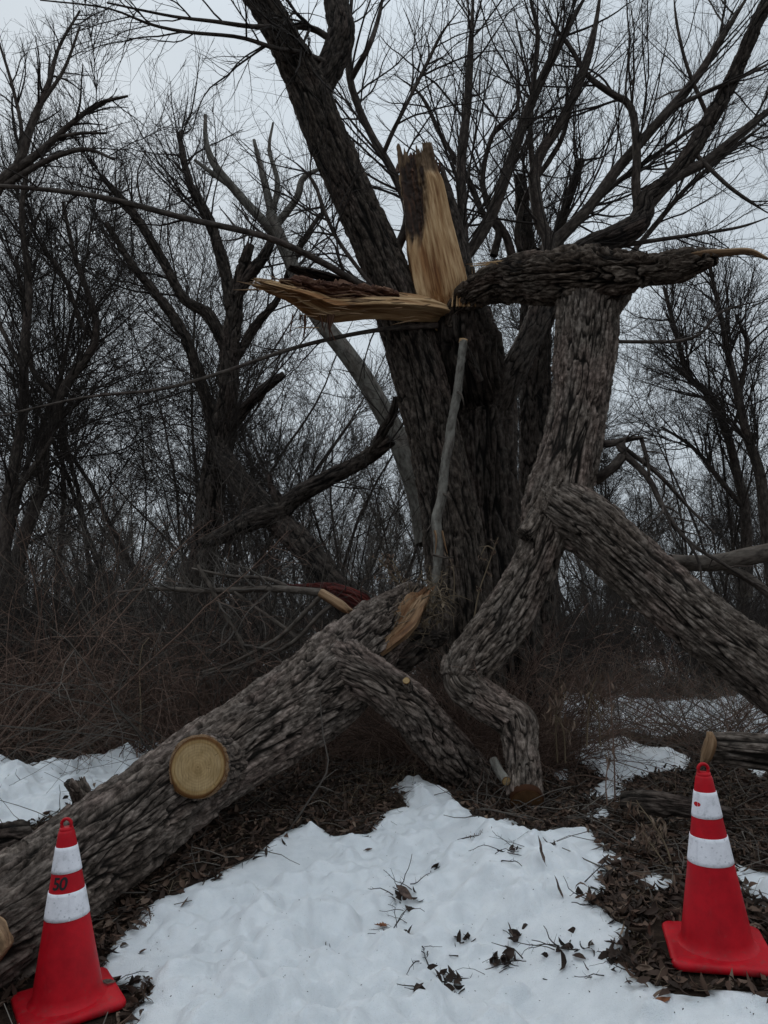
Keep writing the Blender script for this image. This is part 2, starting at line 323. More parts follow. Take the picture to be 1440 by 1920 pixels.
# ------------------------------------------------------------------ snow masks
SNOW = [
 [(190,1832),(215,1770),(270,1708),(350,1665),(480,1612),(520,1575),(565,1545),(600,1548),(625,1572),(700,1562),(712,1530),(758,1512),(752,1490),(722,1482),(760,1466),(800,1470),(850,1490),(862,1508),(905,1535),(960,1545),(1020,1562),(1050,1553),(1110,1560),(1140,1590),(1160,1612),(1130,1640),(1145,1668),(1110,1692),(1135,1720),(1168,1745),(1160,1790),(1190,1832),(1230,1850),(1300,1860),(1440,1866),(1700,1870),(1800,2300),(150,2300),(228,1930),(272,1868),(250,1846)],
 [(1368,1618),(1420,1634),(1520,1650),(1520,1720),(1440,1704),(1400,1692),(1378,1660)], [(1192,1652),(1230,1640),(1275,1655),(1270,1672),(1220,1668)],
 [(1062,1420),(1120,1388),(1180,1392),(1240,1402),(1300,1424),(1285,1446),(1220,1452),(1176,1468),(1160,1506),(1145,1500),(1088,1492),(1112,1478),(1132,1462),(1100,1440)],
 [(1100,1535),(1125,1515),(1145,1525),(1120,1548)],
 [(1040,1352),(1080,1322),(1160,1316),(1240,1330),(1300,1312),(1440,1296),(1600,1290),(1600,1400),(1400,1388),(1330,1380),(1230,1384),(1180,1372),(1130,1380),(1060,1384)],
 [(-200,1450),(0,1440),(90,1432),(150,1424),(220,1408),(320,1388),(330,1440),(140,1510),(60,1548),(0,1566),(-200,1580)],
 [(1000,1300),(1050,1290),(1092,1300),(1080,1318),(1030,1322)], [(1040,1450),(1062,1440),(1072,1456),(1050,1466)], [(1180,1560),(1205,1552),(1215,1570),(1190,1578)], [(930,1540),(955,1530),(975,1545),(950,1556)], [(1400,1440),(1440,1436),(1470,1450),(1420,1458)], [(846,1340),(870,1345),(862,1360)], [(1200,1262),(1300,1254),(1340,1270),(1280,1284)], [(90,1190),(190,1180),(215,1200),(120,1222)], [(250,1262),(292,1268),(285,1290),(255,1286)]]
SPOLY = [ground([p[0] for p in s], [p[1] for p in s])[:, :2] for s in SNOW]
def sdf(x, y):
    best = np.full(x.shape, -9.)
    for P in SPOLY:
        A = P; B = np.roll(P, -1, 0); d = np.full(x.shape, 9.); ins = np.zeros(x.shape, bool)
        for (ax, ay), (bx, by) in zip(A, B):
            ex, ey = bx - ax, by - ay; t = np.clip(((x - ax) * ex + (y - ay) * ey) / (ex * ex + ey * ey + 1e-9), 0, 1)
            d = np.minimum(d, np.hypot(x - ax - t * ex, y - ay - t * ey))
            c = ((ay > y) != (by > y)) & (x < (bx - ax) * (y - ay) / (by - ay + 1e-12) + ax); ins ^= c
        best = np.maximum(best, np.where(ins, d, -d))
    return best
def snow_h(x, y):                       # snow depth above the ground; below zero where bare
    sh = x.shape; x = x.ravel(); y = y.ravel(); p = np.stack([x, y, 0 * x], 1)
    s = sdf(x, y) + .045 * fbm(p * 6, 5, 21) * sstep(2.6, 3.4, y) + .01
    farn = (fbm(p * .55, 4, 33) - .02) * 1.2
    s = np.where(y > 8, np.maximum(s, farn * sstep(8, 10, y) - .2 * (1 - sstep(8, 10, y))), s)
    t = np.where(s > 0, .042 * (1 - np.exp(-s / .07)) + .07 * sstep(0, .8, s), s * .9)
    und = .065 * fbm(p * 1.9, 3, 8) + .105 * fbm(p * 4.6 + 3, 3, 9) + .050 * fbm(p * 11, 3, 44) - .022 * (1 - sstep(0, .28, np.abs(vnoise(p * 3.4 + 1.1 * fbm(p * 2.2, 2, 61)[:, None], 62)))) - .045 * (1 - sstep(.1, .8, worley(p * 5.2 + fbm(p * 3, 2, 5)[:, None] * .8, 31)[0])) - .012 * np.abs(vnoise(p * 9, 12)) + .008 * fbm(p * 24, 2, 10)
    dim = 0
    for (cx, cy, r_, a_) in DIMPLES:
        dim = dim - a_ * np.exp(-((x - cx) ** 2 + (y - cy) ** 2) / (r_ * r_))
    t2 = t + np.where(s > 0, (und + dim) * sstep(0, .12, s), 0); return np.where(s > 0, np.maximum(t2, .012 * sstep(0, .1, s)), t2).reshape(sh), s.reshape(sh)
# plants and twigs lying on the snow: (u, v, kind, size)
DIMPLES = []
for (u, v, r_, a_) in [(760,1722,.13,.05),(745,1770,.14,.035),(830,1855,.14,.05),(1060,1790,.14,.05),(950,1625,.11,.035),(1020,1660,.09,.03),(1045,1700,.08,.03),(960,1770,.10,.04),(960,1805,.08,.03),(1090,1680,.10,.05),(940,1820,.12,.05),(870,1790,.09,.03),(1040,1590,.07,.03),(885,1585,.08,.02),(235,1850,.09,.04),(820,1660,.06,.02)]:
    g = ground([u], [v])[0]; DIMPLES.append((g[0], g[1], r_, a_))

def grid(x0, x1, y0, y1, nx, ny):
    X, Y = np.meshgrid(np.linspace(x0, x1, nx), np.linspace(y0, y1, ny)); i = np.arange(ny - 1)[:, None] * nx + np.arange(nx - 1)[None]
    return X, Y, np.stack([i, i + 1, i + nx + 1, i + nx], -1).reshape(-1, 4)

# ================================================================== GROUND AND SNOW
gm, nt_, b_ = mat('leafy_soil', .95, .1)
gc = nt_.nodes.new('ShaderNodeNewGeometry')
g1 = nn(nt_, 'TexNoise', Scale=38.0, Detail=8.0, Roughness=.75); nt_.links.new(gc.outputs['Position'], g1.inputs['Vector'])
g2 = nn(nt_, 'TexVoronoi', Scale=26.0); nt_.links.new(gc.outputs['Position'], g2.inputs['Vector'])
gcol = mix(nt_, .55, cramp(nt_, g1.outputs['Fac'], [(.3, (.012, .009, .007)), (.5, (.03, .021, .015)), (.72, (.075, .05, .035))]), cramp(nt_, g2.outputs['Color'], [(0, (.012, .009, .007)), (.6, (.04, .026, .018)), (1, (.09, .06, .042))]))
nt_.links.new(gcol, b_.inputs['Base Color']); bump(nt_, b_, g1.outputs['Fac'], 1.0, .03)
X, Y, Q = grid(-8, 8, 1.2, 12, 400, 300)
p = np.stack([X.ravel(), Y.ravel(), 0 * X.ravel()], 1)
Z = H(X, Y) + (.012 * fbm(p * 9, 3, 5)).reshape(X.shape)
gv = np.stack([X, Y, Z], -1).reshape(-1, 3)
r_ = np.r_[np.array([-400, -200, -100, -60, -40, -28, -20, -14, -10.5]), np.linspace(-8, 8, 41), np.array([10.5, 14, 20, 28, 40, 60, 100, 200, 400])]
yy = np.r_[np.array([-300, -120, -50, -20, -8, -3]), 1.2, np.linspace(1.2, 12, 28)[1:], np.array([13, 14.5, 16, 18, 21, 25, 30, 36, 45, 60, 90, 150, 300, 800])]
X2, Y2 = np.meshgrid(r_, yy); n2 = len(r_); i = np.arange(len(yy) - 1)[:, None] * n2 + np.arange(n2 - 1)[None]
Q2 = np.stack([i, i + 1, i + n2 + 1, i + n2], -1).reshape(-1, 4); v2 = np.stack([X2, Y2, H(X2, Y2)], -1).reshape(-1, 3)
cxy = v2[Q2].mean(1); keep = ~((np.abs(cxy[:, 0]) < 8) & (cxy[:, 1] > 1.2) & (cxy[:, 1] < 12)); 
o = obj('ground', mesh('ground', np.vstack([gv, v2]), np.vstack([Q, Q2[keep] + len(gv)])), gm); tag(o, kind='structure')

sm, nt_, b_ = mat('snow', .55, .35)
gc = nt_.nodes.new('ShaderNodeNewGeometry')
s1 = nn(nt_, 'TexNoise', Scale=9.0, Detail=6.0, Roughness=.6); nt_.links.new(gc.outputs['Position'], s1.inputs['Vector'])
s2 = nn(nt_, 'TexNoise', Scale=220.0, Detail=3.0, Roughness=.7); nt_.links.new(gc.outputs['Position'], s2.inputs['Vector'])
s3 = nn(nt_, 'TexVoronoi', Scale=75.0); nt_.links.new(gc.outputs['Position'], s3.inputs['Vector'])
sc = cramp(nt_, s1.outputs['Fac'], [(.3, (.72, .745, .765)), (.6, (.84, .86, .875))])
sc = mix(nt_, cramp(nt_, s2.outputs['Fac'], [(.60, (0, 0, 0)), (.74, (.45, .45, .45))]), sc, (.42, .42, .40))
e_ = attr(nt_, 'edge').outputs['Fac']
sc = mix(nt_, e_, sc, (.50, .52, .52))
sc = mix(nt_, cramp(nt_, s3.outputs['Distance'], [(.05, (.5, .5, .5)), (.11, (0, 0, 0))]), sc, (.35, .32, .29))
nt_.links.new(sc, b_.inputs['Base Color'])
ad = nt_.nodes.new('ShaderNodeMath'); ad.operation = 'ADD'; nt_.links.new(s2.outputs['Fac'], ad.inputs[0]); nt_.links.new(s1.outputs['Fac'], ad.inputs[1]); bump(nt_, b_, ad.outputs[0], .9, .010)
b_.inputs['Subsurface Weight'].default_value = .15; b_.inputs['Subsurface Radius'].default_value = (.02, .025, .03)
parts = []; off = 0; SV = []; SQ = []; SE = []
for (x0, x1, y0, y1, nx, ny) in [(-2.6, 2.6, 1.6, 6.2, 420, 380), (-9, 9, 6.2, 14, 420, 260), (-6.5, -2.6, 1.6, 6.2, 120, 140), (2.6, 6.5, 1.6, 6.2, 120, 140), (-45, 45, 14, 80, 260, 200)]:
    X, Y, Q = grid(x0, x1, y0, y1, nx, ny); t, s = snow_h(X, Y); Z = H(X, Y) + t; ok = (t.ravel()[Q] > -.03).any(1)
    used = np.unique(Q[ok]); remap = np.full(X.size, -1); remap[used] = np.arange(len(used))
    SV.append(np.stack([X, Y, Z], -1).reshape(-1, 3)[used]); SQ.append(remap[Q[ok]] + off); off += len(used)
    SE.append((1 - sstep(.0, .05, s)).ravel()[used])
o = obj('snow', mesh('snow', np.vstack(SV), np.vstack(SQ), {'edge': np.concatenate(SE)}), sm); tag(o, kind='structure')
def surf(x, y):
    x = np.atleast_1d(np.asarray(x, float)); y = np.atleast_1d(np.asarray(y, float)); t, s = snow_h(x, y); return H(x, y) + np.maximum(t, 0), s

# leaves: M little curled blades, ONE mesh
leafm, nt_, b_ = mat('dead_leaf', .8, .25); cc = attr(nt_, 'col').outputs['Fac']
nt_.links.new(cramp(nt_, cc, [(0, (.016, .010, .007)), (.35, (.04, .024, .017)), (.6, (.085, .048, .032)), (.85, (.12, .082, .06)), (1, (.24, .17, .12))]), b_.inputs['Base Color'])
def leaves(bt, pos, ln, wd, rng, tilt=.5, fixdir=None, curl=1.0, col=None):
    M = len(pos); az = rng.uniform(0, 2 * math.pi, M); el = rng.normal(0, tilt, M); roll = rng.normal(0, .7, M)
    d = np.stack([np.cos(az) * np.cos(el), np.sin(az) * np.cos(el), np.sin(el)], 1) if fixdir is None else fixdir
    up = np.array([[0, 0, 1.]]) if fixdir is None else np.stack([np.cos(az), np.sin(az), 0 * az], 1)
    sd_ = np.cross(d, up); sd_ /= np.linalg.norm(sd_, axis=1, keepdims=True) + 1e-9; nr = np.cross(sd_, d)
    s2 = sd_ * np.cos(roll)[:, None] + nr * np.sin(roll)[:, None]; n2 = np.cross(s2, d)
    k1 = rng.uniform(-.35, .35, M) * curl; k2 = rng.uniform(-.2, .8, M) * curl
    V = np.empty((M, 5, 3, 3)); prof = [0.03, .8, 1, .62, .02]
    for i in range(5):
        t = i / 4
        for j in (-1, 0, 1):
            V[:, i, j + 1] = pos + d * ((t - .5) * ln)[:, None] + s2 * (j * prof[i] * wd / 2)[:, None] + n2 * ((k1 * ln * (4 * (t - .5) ** 2)) + (abs(j) * prof[i] * k2 * wd * .5))[:, None]
    b = np.arange(M)[:, None, None] * 15; i = np.arange(4)[None, :, None] * 3; j = np.arange(2)[None, None]; q = b + i + j
    Q = np.stack([q, q + 1, q + 4, q + 3], -1).reshape(-1, 4)
    cl_ = np.repeat(rng.beta(1.3, 2.0, M) if col is None else col, 15)
    bt.add(V.reshape(-1, 3), Q, None, None, cl_)
def clear(x, y, m=.0): return (np.maximum(np.abs(x + 1.232), np.abs(y - 3.12)) > .235 + m) & (np.maximum(np.abs(x - 1.275), np.abs(y - 3.03)) > .215 + m)
rng = np.random.default_rng(5)
M = 75000; y = 2.0 + 8.5 * rng.random(M) ** 1.35; x = (rng.random(M) - .5) * 2 * (y * .62 + .3)
z, s = surf(x, y); k = (s < .008 + rng.exponential(.022, M)) & clear(x, y); x, y, z = x[k], y[k], z[k]; M = len(x)
bt = Batch(); leaves(bt, np.stack([x, y, z + rng.uniform(.0, .03, M)], 1), rng.uniform(.035, .095, M), rng.uniform(.010, .030, M), rng)
tag(bt.build('leaf_litter', leafm), kind='stuff')
# litter of small sticks
def wander(p0, d0, ln, n, wob, up, rng):
    M = len(p0); P = np.empty((M, n, 3)); P[:, 0] = p0; d = d0 / (np.linalg.norm(d0, axis=1, keepdims=True) + 1e-9); st = (ln / (n - 1))[:, None]
    for i in range(1, n):
        d = d + rng.normal(0, wob, (M, 3)) + np.array([0, 0, 1.]) * (up if np.ndim(up) == 0 else up[:, None]); d /= np.linalg.norm(d, axis=1, keepdims=True); P[:, i] = P[:, i - 1] + d * st
    return P
M = 5200; y = 2.2 + 8 * rng.random(M) ** 1.2; x = (rng.random(M) - .5) * 2 * (y * .6 + .3); z, s = surf(x, y); k = (s < .0) & clear(x, y, .3); x, y, z = x[k], y[k], z[k]; M = len(x)
az = rng.uniform(0, 6.28, M); P = wander(np.stack([x, y, z + .02], 1), np.stack([np.cos(az), np.sin(az), rng.normal(.12, .15, M)], 1), rng.uniform(.06, .5, M), 5, .16, -.03, rng)
P[..., 2] = np.maximum(P[..., 2], H(P[..., 0], P[..., 1]) + .006)
bt = Batch(); bt.tubes(P, rng.uniform(.0015, .0045, M)[:, None] * np.linspace(1, .5, 5)[None], 4, rng.random(M))
tag(bt.build('stick_litter', TWIG_G), kind='stuff')

# ================================================================== BRANCH GROWTH
def sprout(P, R, n, t0, t1, ln, ang, up, wob, npts, rr, rmin, rng, taper=.25, lt=.5, angsd=.25):
    M, K, _ = P.shape; seg = np.linalg.norm(np.diff(P, axis=1), axis=2); L_ = seg.sum(1); pi_ = rng.choice(M, n, p=L_ / L_.sum())
    t = rng.uniform(t0, t1, n); f = t * (K - 1); i = np.minimum(f.astype(int), K - 2); f = (f - i)[:, None]
    a, b = P[pi_, i], P[pi_, i + 1]; p0 = a * (1 - f) + b * f; T = b - a; T /= np.linalg.norm(T, axis=1, keepdims=True) + 1e-9
    r0 = R[pi_, i] * (1 - f[:, 0]) + R[pi_, i + 1] * f[:, 0]
    v = rng.normal(0, 1, (n, 3)); v -= T * (v * T).sum(1, keepdims=True); v /= np.linalg.norm(v, axis=1, keepdims=True)
    an = np.clip(rng.normal(ang, angsd, n), .15, 1.6)[:, None]; d = T * np.cos(an) + v * np.sin(an)
    l = ln * rng.uniform(.45, 1.15, n) * (1 - lt * t)
    C_ = wander(p0, d, l, npts, wob, up, rng); r1 = np.maximum(np.minimum(r0 * rr, r0 * .85), rmin) * rng.uniform(.7, 1.05, n)
    return C_, np.maximum(r1[:, None] * np.linspace(1, taper, npts)[None] ** .8, rmin * .55)
def lines(pl, n):                       # list of pixlines -> arrays
    S = [spline(pixline(l), n=n) for l in pl]; return np.array([s[:, :3] for s in S]), np.array([s[:, 3] for s in S])

# ================================================================== FALLEN LOG
T = thing('fallen_log', ground([300], [1600])[0], 'thick fallen willow trunk with rough bark and a round sawn face, behind the left cone', 'log')
Lg = pixline([(-200, 1850, 2.95, 118), (0, 1728, 3.4, 103), (100, 1655, 3.75, 95), (200, 1580, 4.1, 92), (300, 1505, 4.45, 84), (400, 1432, 4.8, 79), (500, 1366, 5.15, 79), (600, 1296, 5.5, 80), (650, 1245, 5.75, 74), (700, 1195, 6.0, 62), (750, 1152, 6.25, 48), (785, 1120, 6.4, 34)])
solid_tube('trunk', Lg, BARK_P, T, step=.0065, k=340, w=.036, l=.28, amp=.035, seed=3, lump=.10)
Bl = pixline([(600, 1255, 5.72, 58), (640, 1256, 5.55, 56), (672, 1264, 5.40, 47), (710, 1282, 5.35, 42), (765, 1325, 5.45, 43), (812, 1378, 5.6, 43), (855, 1428, 5.72, 40), (905, 1468, 5.85, 32)])
solid_tube('limb', Bl, BARK_P, T, step=.007, k=220, w=.032, l=.15, amp=.027, seed=6, lump=.18)
a0 = at(415, 1432, 4.85); a1 = at(373, 1438, 4.27); ax = (a1 - a0) / np.linalg.norm(a1 - a0); rs = 57 * dep(1437, 4.33) / F
solid_tube('cut_stub', [list(a0) + [rs * 1.15], list(a0 * .5 + a1 * .5) + [rs * 1.03], list(a1) + [rs * .96]], BARK_P, T, step=.01, k=180, w=.035, l=.12, amp=.020, seed=9, lump=.05)
disc('bark_rim', a1 + ax * .001, ax, rs * .99, WOOD_D, T, seed=5, thick=.004)
disc('cut_face', a1 + ax * .012, ax, rs * .90, CUT, T, seed=2, ell=1.05, thick=.01)
# pale torn slab and fibres at the upper end
solid_tube('torn_wood', pixline([(690, 1235, 5.75, 14), (715, 1215, 5.75, 28), (750, 1180, 5.9, 34), (775, 1140, 6.0, 28), (800, 1110, 6.1, 12)]), WOOD_D, T, step=.008, k=120, w=.035, l=.22, amp=.05, seed=12, lump=.25, barkon=False, flat=(1.0, .6), jag=.14, facets=(3, .5))
solid_tube('torn_wood', pixline([(700, 1250, 5.9, 14), (745, 1240, 6.0, 20), (790, 1205, 6.1, 22), (830, 1195, 6.2, 8)]), BARK_D, T, step=.01, k=80, w=.03, l=.3, amp=.03, seed=13, lump=.3, jag=.12)
rng = np.random.default_rng(21); bt = Batch(); M = 170
u = rng.uniform(735, 830, M); v = 1190 - (u - 735) * .9 + rng.normal(0, 26, M); p0 = np.array([at(a, b, 6.05 + rng.uniform(-.25, .25)) for a, b in zip(u, v)])
P = wander(p0, np.stack([rng.normal(.35, .5, M), rng.normal(-.3, .5, M), rng.normal(.3, .8, M)], 1), rng.uniform(.05, .32, M), 6, .38, -.16, rng)
bt.tubes(P, rng.uniform(.0015, .006, M)[:, None] * np.linspace(1, .4, 6)[None], 4, rng.random(M))
leaves(bt, P[:90, 3], rng.uniform(.03, .10, 90), rng.uniform(.01, .03, 90), rng); bt.build('splinters', STRAW, T)
# small broken knob + broken twin stubs on the upper left flank
for q, (l, c, n) in enumerate([([(762, 1300, 5.35, 10), (766, 1288, 5.25, 9), (762, 1277, 5.18, 8)], None, None)]):
    s = pixline(l); solid_tube('stub', s, BARK, T, step=.01, k=40, w=.02, l=.05, amp=.005, seed=31); a, b = np.array(s[1][:3]), np.array(s[2][:3]); disc('cut_face', b + (b - a) / np.linalg.norm(b - a) * .003, b - a, s[2][3] * .85, CUT, T, seed=7)
solid_tube('stub', pixline([(178, 1520, 4.2, 12), (160, 1490, 4.22, 11), (150, 1465, 4.25, 9)]), BARK, T, step=.008, k=48, w=.03, l=.06, amp=.01, seed=33, jag=.03)
solid_tube('stub', pixline([(150, 1510, 4.2, 11), (140, 1482, 4.1, 10), (128, 1466, 4.05, 8)]), BARK, T, step=.008, k=48, w=.03, l=.06, amp=.008, seed=34)
# the torn pale bulge at the butt by the frame's left edge
solid_tube('torn_wood', pixline([(-60, 1760, 3.0, 50), (-20, 1772, 2.98, 44), (6, 1790, 2.98, 26)]), WOOD_D, T, step=.008, k=90, w=.03, l=.3, amp=.02, seed=35, barkon=False, lump=.2)

# ================================================================== BROKEN LIMB (the part that hangs down like a leg)
T = thing('broken_limb', at(1050, 960, 6.0) * [1, 1, 0], 'big broken willow limb hanging from the torn trunk and standing on two crooked legs', 'broken tree limb')
solid_tube('trunk', pixline([(1112, 528, 6.42, 72), (1108, 548, 6.36, 66), (1102, 580, 6.28, 57), (1098, 650, 6.2, 55), (1086, 750, 6.1, 53), (1072, 830, 6.0, 53), (1055, 900, 5.95, 56), (1038, 960, 5.92, 60), (1025, 1010, 5.9, 48)]), BARK, T, step=.008, k=280, w=.036, l=.27, amp=.032, seed=41, lump=.08)
solid_tube('leg', pixline([(1045, 930, 5.97, 50), (1026, 990, 5.88, 43), (1002, 1060, 5.82, 42), (968, 1125, 5.78, 44), (930, 1185, 5.72, 46), (893, 1232, 5.66, 46), (868, 1262, 5.6, 41), (856, 1282, 5.56, 30)]), BARK, T, step=.010, k=190, w=.033, l=.23, amp=.027, seed=43, lump=.20)
solid_tube('leg', pixline([(880, 1240, 5.70, 24), (866, 1262, 5.62, 32), (870, 1284, 5.56, 34), (900, 1306, 5.52, 34), (938, 1332, 5.46, 34), (966, 1350, 5.42, 36), (974, 1372, 5.38, 35), (977, 1400, 5.34, 31), (981, 1440, 5.28, 32), (985, 1494, 5.18, 33)]), BARK, T, step=.0085, k=170, w=.029, l=.15, amp=.020, seed=45, lump=.22)
e0, e1 = at(981, 1440, 5.28), at(985, 1496, 5.17); ed = e1 - e0; ed /= np.linalg.norm(ed); ed2 = ed + np.array([0, -.75, 0]); disc('cut_face', e1 + ed * .005 + np.array([0, -.035, 0]), ed2, 31 * dep(1496, 5.17) / F, CUT_D, T, thick=.02, seed=4)
solid_tube('limb', pixline([(1034, 872, 6.12, 24), (1028, 905, 6.03, 36), (1036, 935, 5.92, 48), (1060, 960, 5.83, 56), (1095, 982, 5.76, 57), (1120, 1000, 5.72, 55), (1200, 1070, 5.6, 54), (1300, 1155, 5.45, 55), (1400, 1232, 5.3, 57), (1500, 1310, 5.15, 58), (1640, 1430, 4.95, 60)]), BARK, T, step=.009, k=240, w=.034, l=.32, amp=.029, seed=47, lump=.14)
s = pixline([(1008, 960, 5.8, 15), (996, 985, 5.72, 16), (982, 1003, 5.66, 15)]); solid_tube('stub', s, BARK, T, step=.008, k=56, w=.03, l=.2, amp=.006, seed=49)
# horizontal slab of bark and torn wood on top
solid_tube('bark_slab', pixline([(838, 612, 7.2, 6), (858, 575, 7.15, 17), (895, 545, 7.0, 29), (945, 525, 6.8, 37), (1000, 522, 6.55, 43), (1060, 520, 6.32, 48), (1120, 516, 6.15, 48), (1172, 512, 6.0, 37), (1212, 507, 5.93, 25), (1262, 500, 5.85, 24), (1310, 490, 5.75, 19), (1345, 482, 5.7, 11)]), BARK_M, T, step=.010, k=240, w=.060, l=.26, amp=.055, seed=51, lump=.25)
solid_tube('torn_wood', pixline([(1240, 488, 5.9, 10), (1300, 480, 5.75, 13), (1360, 474, 5.65, 10), (1405, 472, 5.6, 8), (1440, 486, 5.55, 4)]), WOOD_D, T, step=.01, k=64, w=.02, l=.4, amp=.010, seed=53, barkon=False, flat=(1, .6), lump=.2)
solid_tube('torn_wood', pixline([(1040, 482, 6.4, 3), (1080, 476, 6.3, 7), (1120, 476, 6.2, 6), (1160, 484, 6.1, 3)]), WOOD, T, step=.01, k=40, w=.02, l=.4, amp=.006, seed=54, barkon=False)
bt = Batch(); rng = np.random.default_rng(8); M = 26
tips = np.array([at(rng.uniform(872, 960), rng.uniform(493, 508), 6.85) for _ in range(M)]); roots = np.array([at(rng.uniform(965, 1060), rng.uniform(480, 505), 6.55) for _ in range(M)])
P = roots[:, None] * (1 - np.linspace(0, 1, 4)[None, :, None]) + tips[:, None] * np.linspace(0, 1, 4)[None, :, None]; bt.tubes(P, np.linspace(1, .1, 4)[None] * rng.uniform(.006, .02, M)[:, None], 4, .9); bt.build('splinters', WOOD, T)
# dead side twigs on the hanging trunk (right)
ML, MR = lines([[(1118, 900, 5.95, 11), (1140, 884, 5.85, 10), (1160, 865, 5.8, 10), (1168, 848, 5.78, 9), (1162, 832, 5.78, 9)], [(1122, 830, 6.0, 8), (1145, 832, 5.9, 7), (1175, 824, 5.8, 6), (1206, 820, 5.7, 3)], [(1168, 850, 5.78, 7), (1215, 895, 5.75, 6), (1245, 955, 5.7, 5), (1290, 1015, 5.65, 4), (1360, 1060, 5.6, 3), (1440, 1110, 5.5, 2)], [(1170, 840, 5.8, 5), (1235, 890, 5.9, 4), (1290, 950, 6.0, 3), (1340, 1000, 6.0, 2)], [(1202, 822, 5.7, 4), (1213, 860, 5.7, 4), (1218, 892, 5.7, 2.5)], [(1290, 1015, 5.65, 3), (1312, 1060, 5.6, 2.5), (1314, 1130, 5.5, 2), (1300, 1200, 5.4, 1.5)]], 14)
bt = Batch(); bt.tubes(ML, MR, 8, .4); P2, R2 = sprout(ML, MR, 40, .3, 1, .35, .8, .02, .15, 6, .5, .0012, rng); bt.tubes(P2, R2, 4, .3); bt.build('dead_twigs', BARK_S, T)

# ================================================================== THE SPLIT WILLOW
T = thing('split_willow', ground([900], [1380])[0] * [1, 1, 1] , 'massive dark willow with its middle snapped to a jagged pale spike and a leaning trunk', 'willow tree')
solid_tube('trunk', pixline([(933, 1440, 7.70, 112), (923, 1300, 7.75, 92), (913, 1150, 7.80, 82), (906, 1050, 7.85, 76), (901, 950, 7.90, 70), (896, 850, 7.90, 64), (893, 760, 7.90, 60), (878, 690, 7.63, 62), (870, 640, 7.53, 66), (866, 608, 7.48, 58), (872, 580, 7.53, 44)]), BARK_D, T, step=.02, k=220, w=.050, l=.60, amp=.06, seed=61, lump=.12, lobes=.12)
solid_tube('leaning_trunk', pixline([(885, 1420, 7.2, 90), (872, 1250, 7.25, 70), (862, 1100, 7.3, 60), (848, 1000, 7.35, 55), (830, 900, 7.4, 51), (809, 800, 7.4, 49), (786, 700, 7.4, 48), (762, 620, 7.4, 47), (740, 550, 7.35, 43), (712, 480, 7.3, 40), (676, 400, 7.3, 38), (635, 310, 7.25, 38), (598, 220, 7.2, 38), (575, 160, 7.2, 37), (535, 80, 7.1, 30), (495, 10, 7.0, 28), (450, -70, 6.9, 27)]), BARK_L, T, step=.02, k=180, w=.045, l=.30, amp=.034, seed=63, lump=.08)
solid_tube('limb', pixline([(585, 190, 7.22, 26), (605, 150, 7.25, 25), (628, 105, 7.3, 26), (640, 60, 7.3, 25), (632, 10, 7.35, 23), (622, -60, 7.4, 22)]), BARK_D, T, step=.02, k=120, w=.045, l=.15, amp=.022, seed=65)
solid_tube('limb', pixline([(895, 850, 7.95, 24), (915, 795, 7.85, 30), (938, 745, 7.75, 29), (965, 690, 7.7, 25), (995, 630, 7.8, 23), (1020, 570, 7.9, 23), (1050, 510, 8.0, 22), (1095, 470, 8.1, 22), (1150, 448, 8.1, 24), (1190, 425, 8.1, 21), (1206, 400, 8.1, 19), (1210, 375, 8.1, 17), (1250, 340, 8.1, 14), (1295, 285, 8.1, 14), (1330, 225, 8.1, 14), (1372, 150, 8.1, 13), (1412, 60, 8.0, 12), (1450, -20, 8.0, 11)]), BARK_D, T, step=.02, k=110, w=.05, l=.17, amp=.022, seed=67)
# the pale broken spike
sp_ = pixline([(838, 625, 7.42, 22), (836, 590, 7.4, 44), (830, 555, 7.38, 58), (818, 500, 7.36, 57), (806, 440, 7.34, 54), (796, 380, 7.32, 50), (786, 330, 7.3, 46), (781, 298, 7.3, 44)])
o = solid_tube('snapped_wood', sp_, WOOD, T, step=.012, k=300, w=.05, l=2.2, amp=.022, seed=71, lump=.02, barkon=False, jag=.13, lobes=.10, cap=False, facets=(4, .62))
me = o.data; n_ = len(me.vertices); co = np.empty(n_ * 3, np.float32); me.vertices.foreach_get('co', co); co = co.reshape(-1, 3).astype(float)
ctr = at(770, 375, 7.05); c2 = at(788, 318, 7.0)
r1 = 1 - sstep(.19, .34, np.linalg.norm((co - ctr) * [1.6, .45, .62], axis=1) + .10 * fbm(co * [22, 22, 4], 3, 4)); r2 = sstep(-.05, .09, co[:, 2] - c2[2] + .10 * fbm(co * [16, 16, 3], 3, 6)); rot = np.clip(r1 + r2 * .8, 0, 1)
cx = np.interp(co[:, 2], [s[2] for s in sp_], [s[0] for s in sp_]); cy = 7.32; hole = rot * (.05 * np.abs(fbm(co * 16, 4, 7)) + .05)
dx = co[:, 0] - cx; dy = co[:, 1] - cy; dl = np.hypot(dx, dy) + 1e-6; co[:, 0] -= dx / dl * hole * .6; co[:, 1] -= dy / dl * hole
me.vertices.foreach_set('co', co.astype(np.float32).ravel()); at_ = me.attributes.new('rot', 'FLOAT', 'POINT'); at_.data.foreach_set('value', rot.astype(np.float32)); me.update()
solid_tube('rotten_core', pixline([(812, 430, 7.42, 26), (795, 370, 7.4, 32), (785, 325, 7.36, 33), (782, 310, 7.36, 28)]), WOOD_ROT, T, step=.012, k=120, w=.03, l=.1, amp=.07, seed=73, lump=.2, barkon=False, jag=.1)
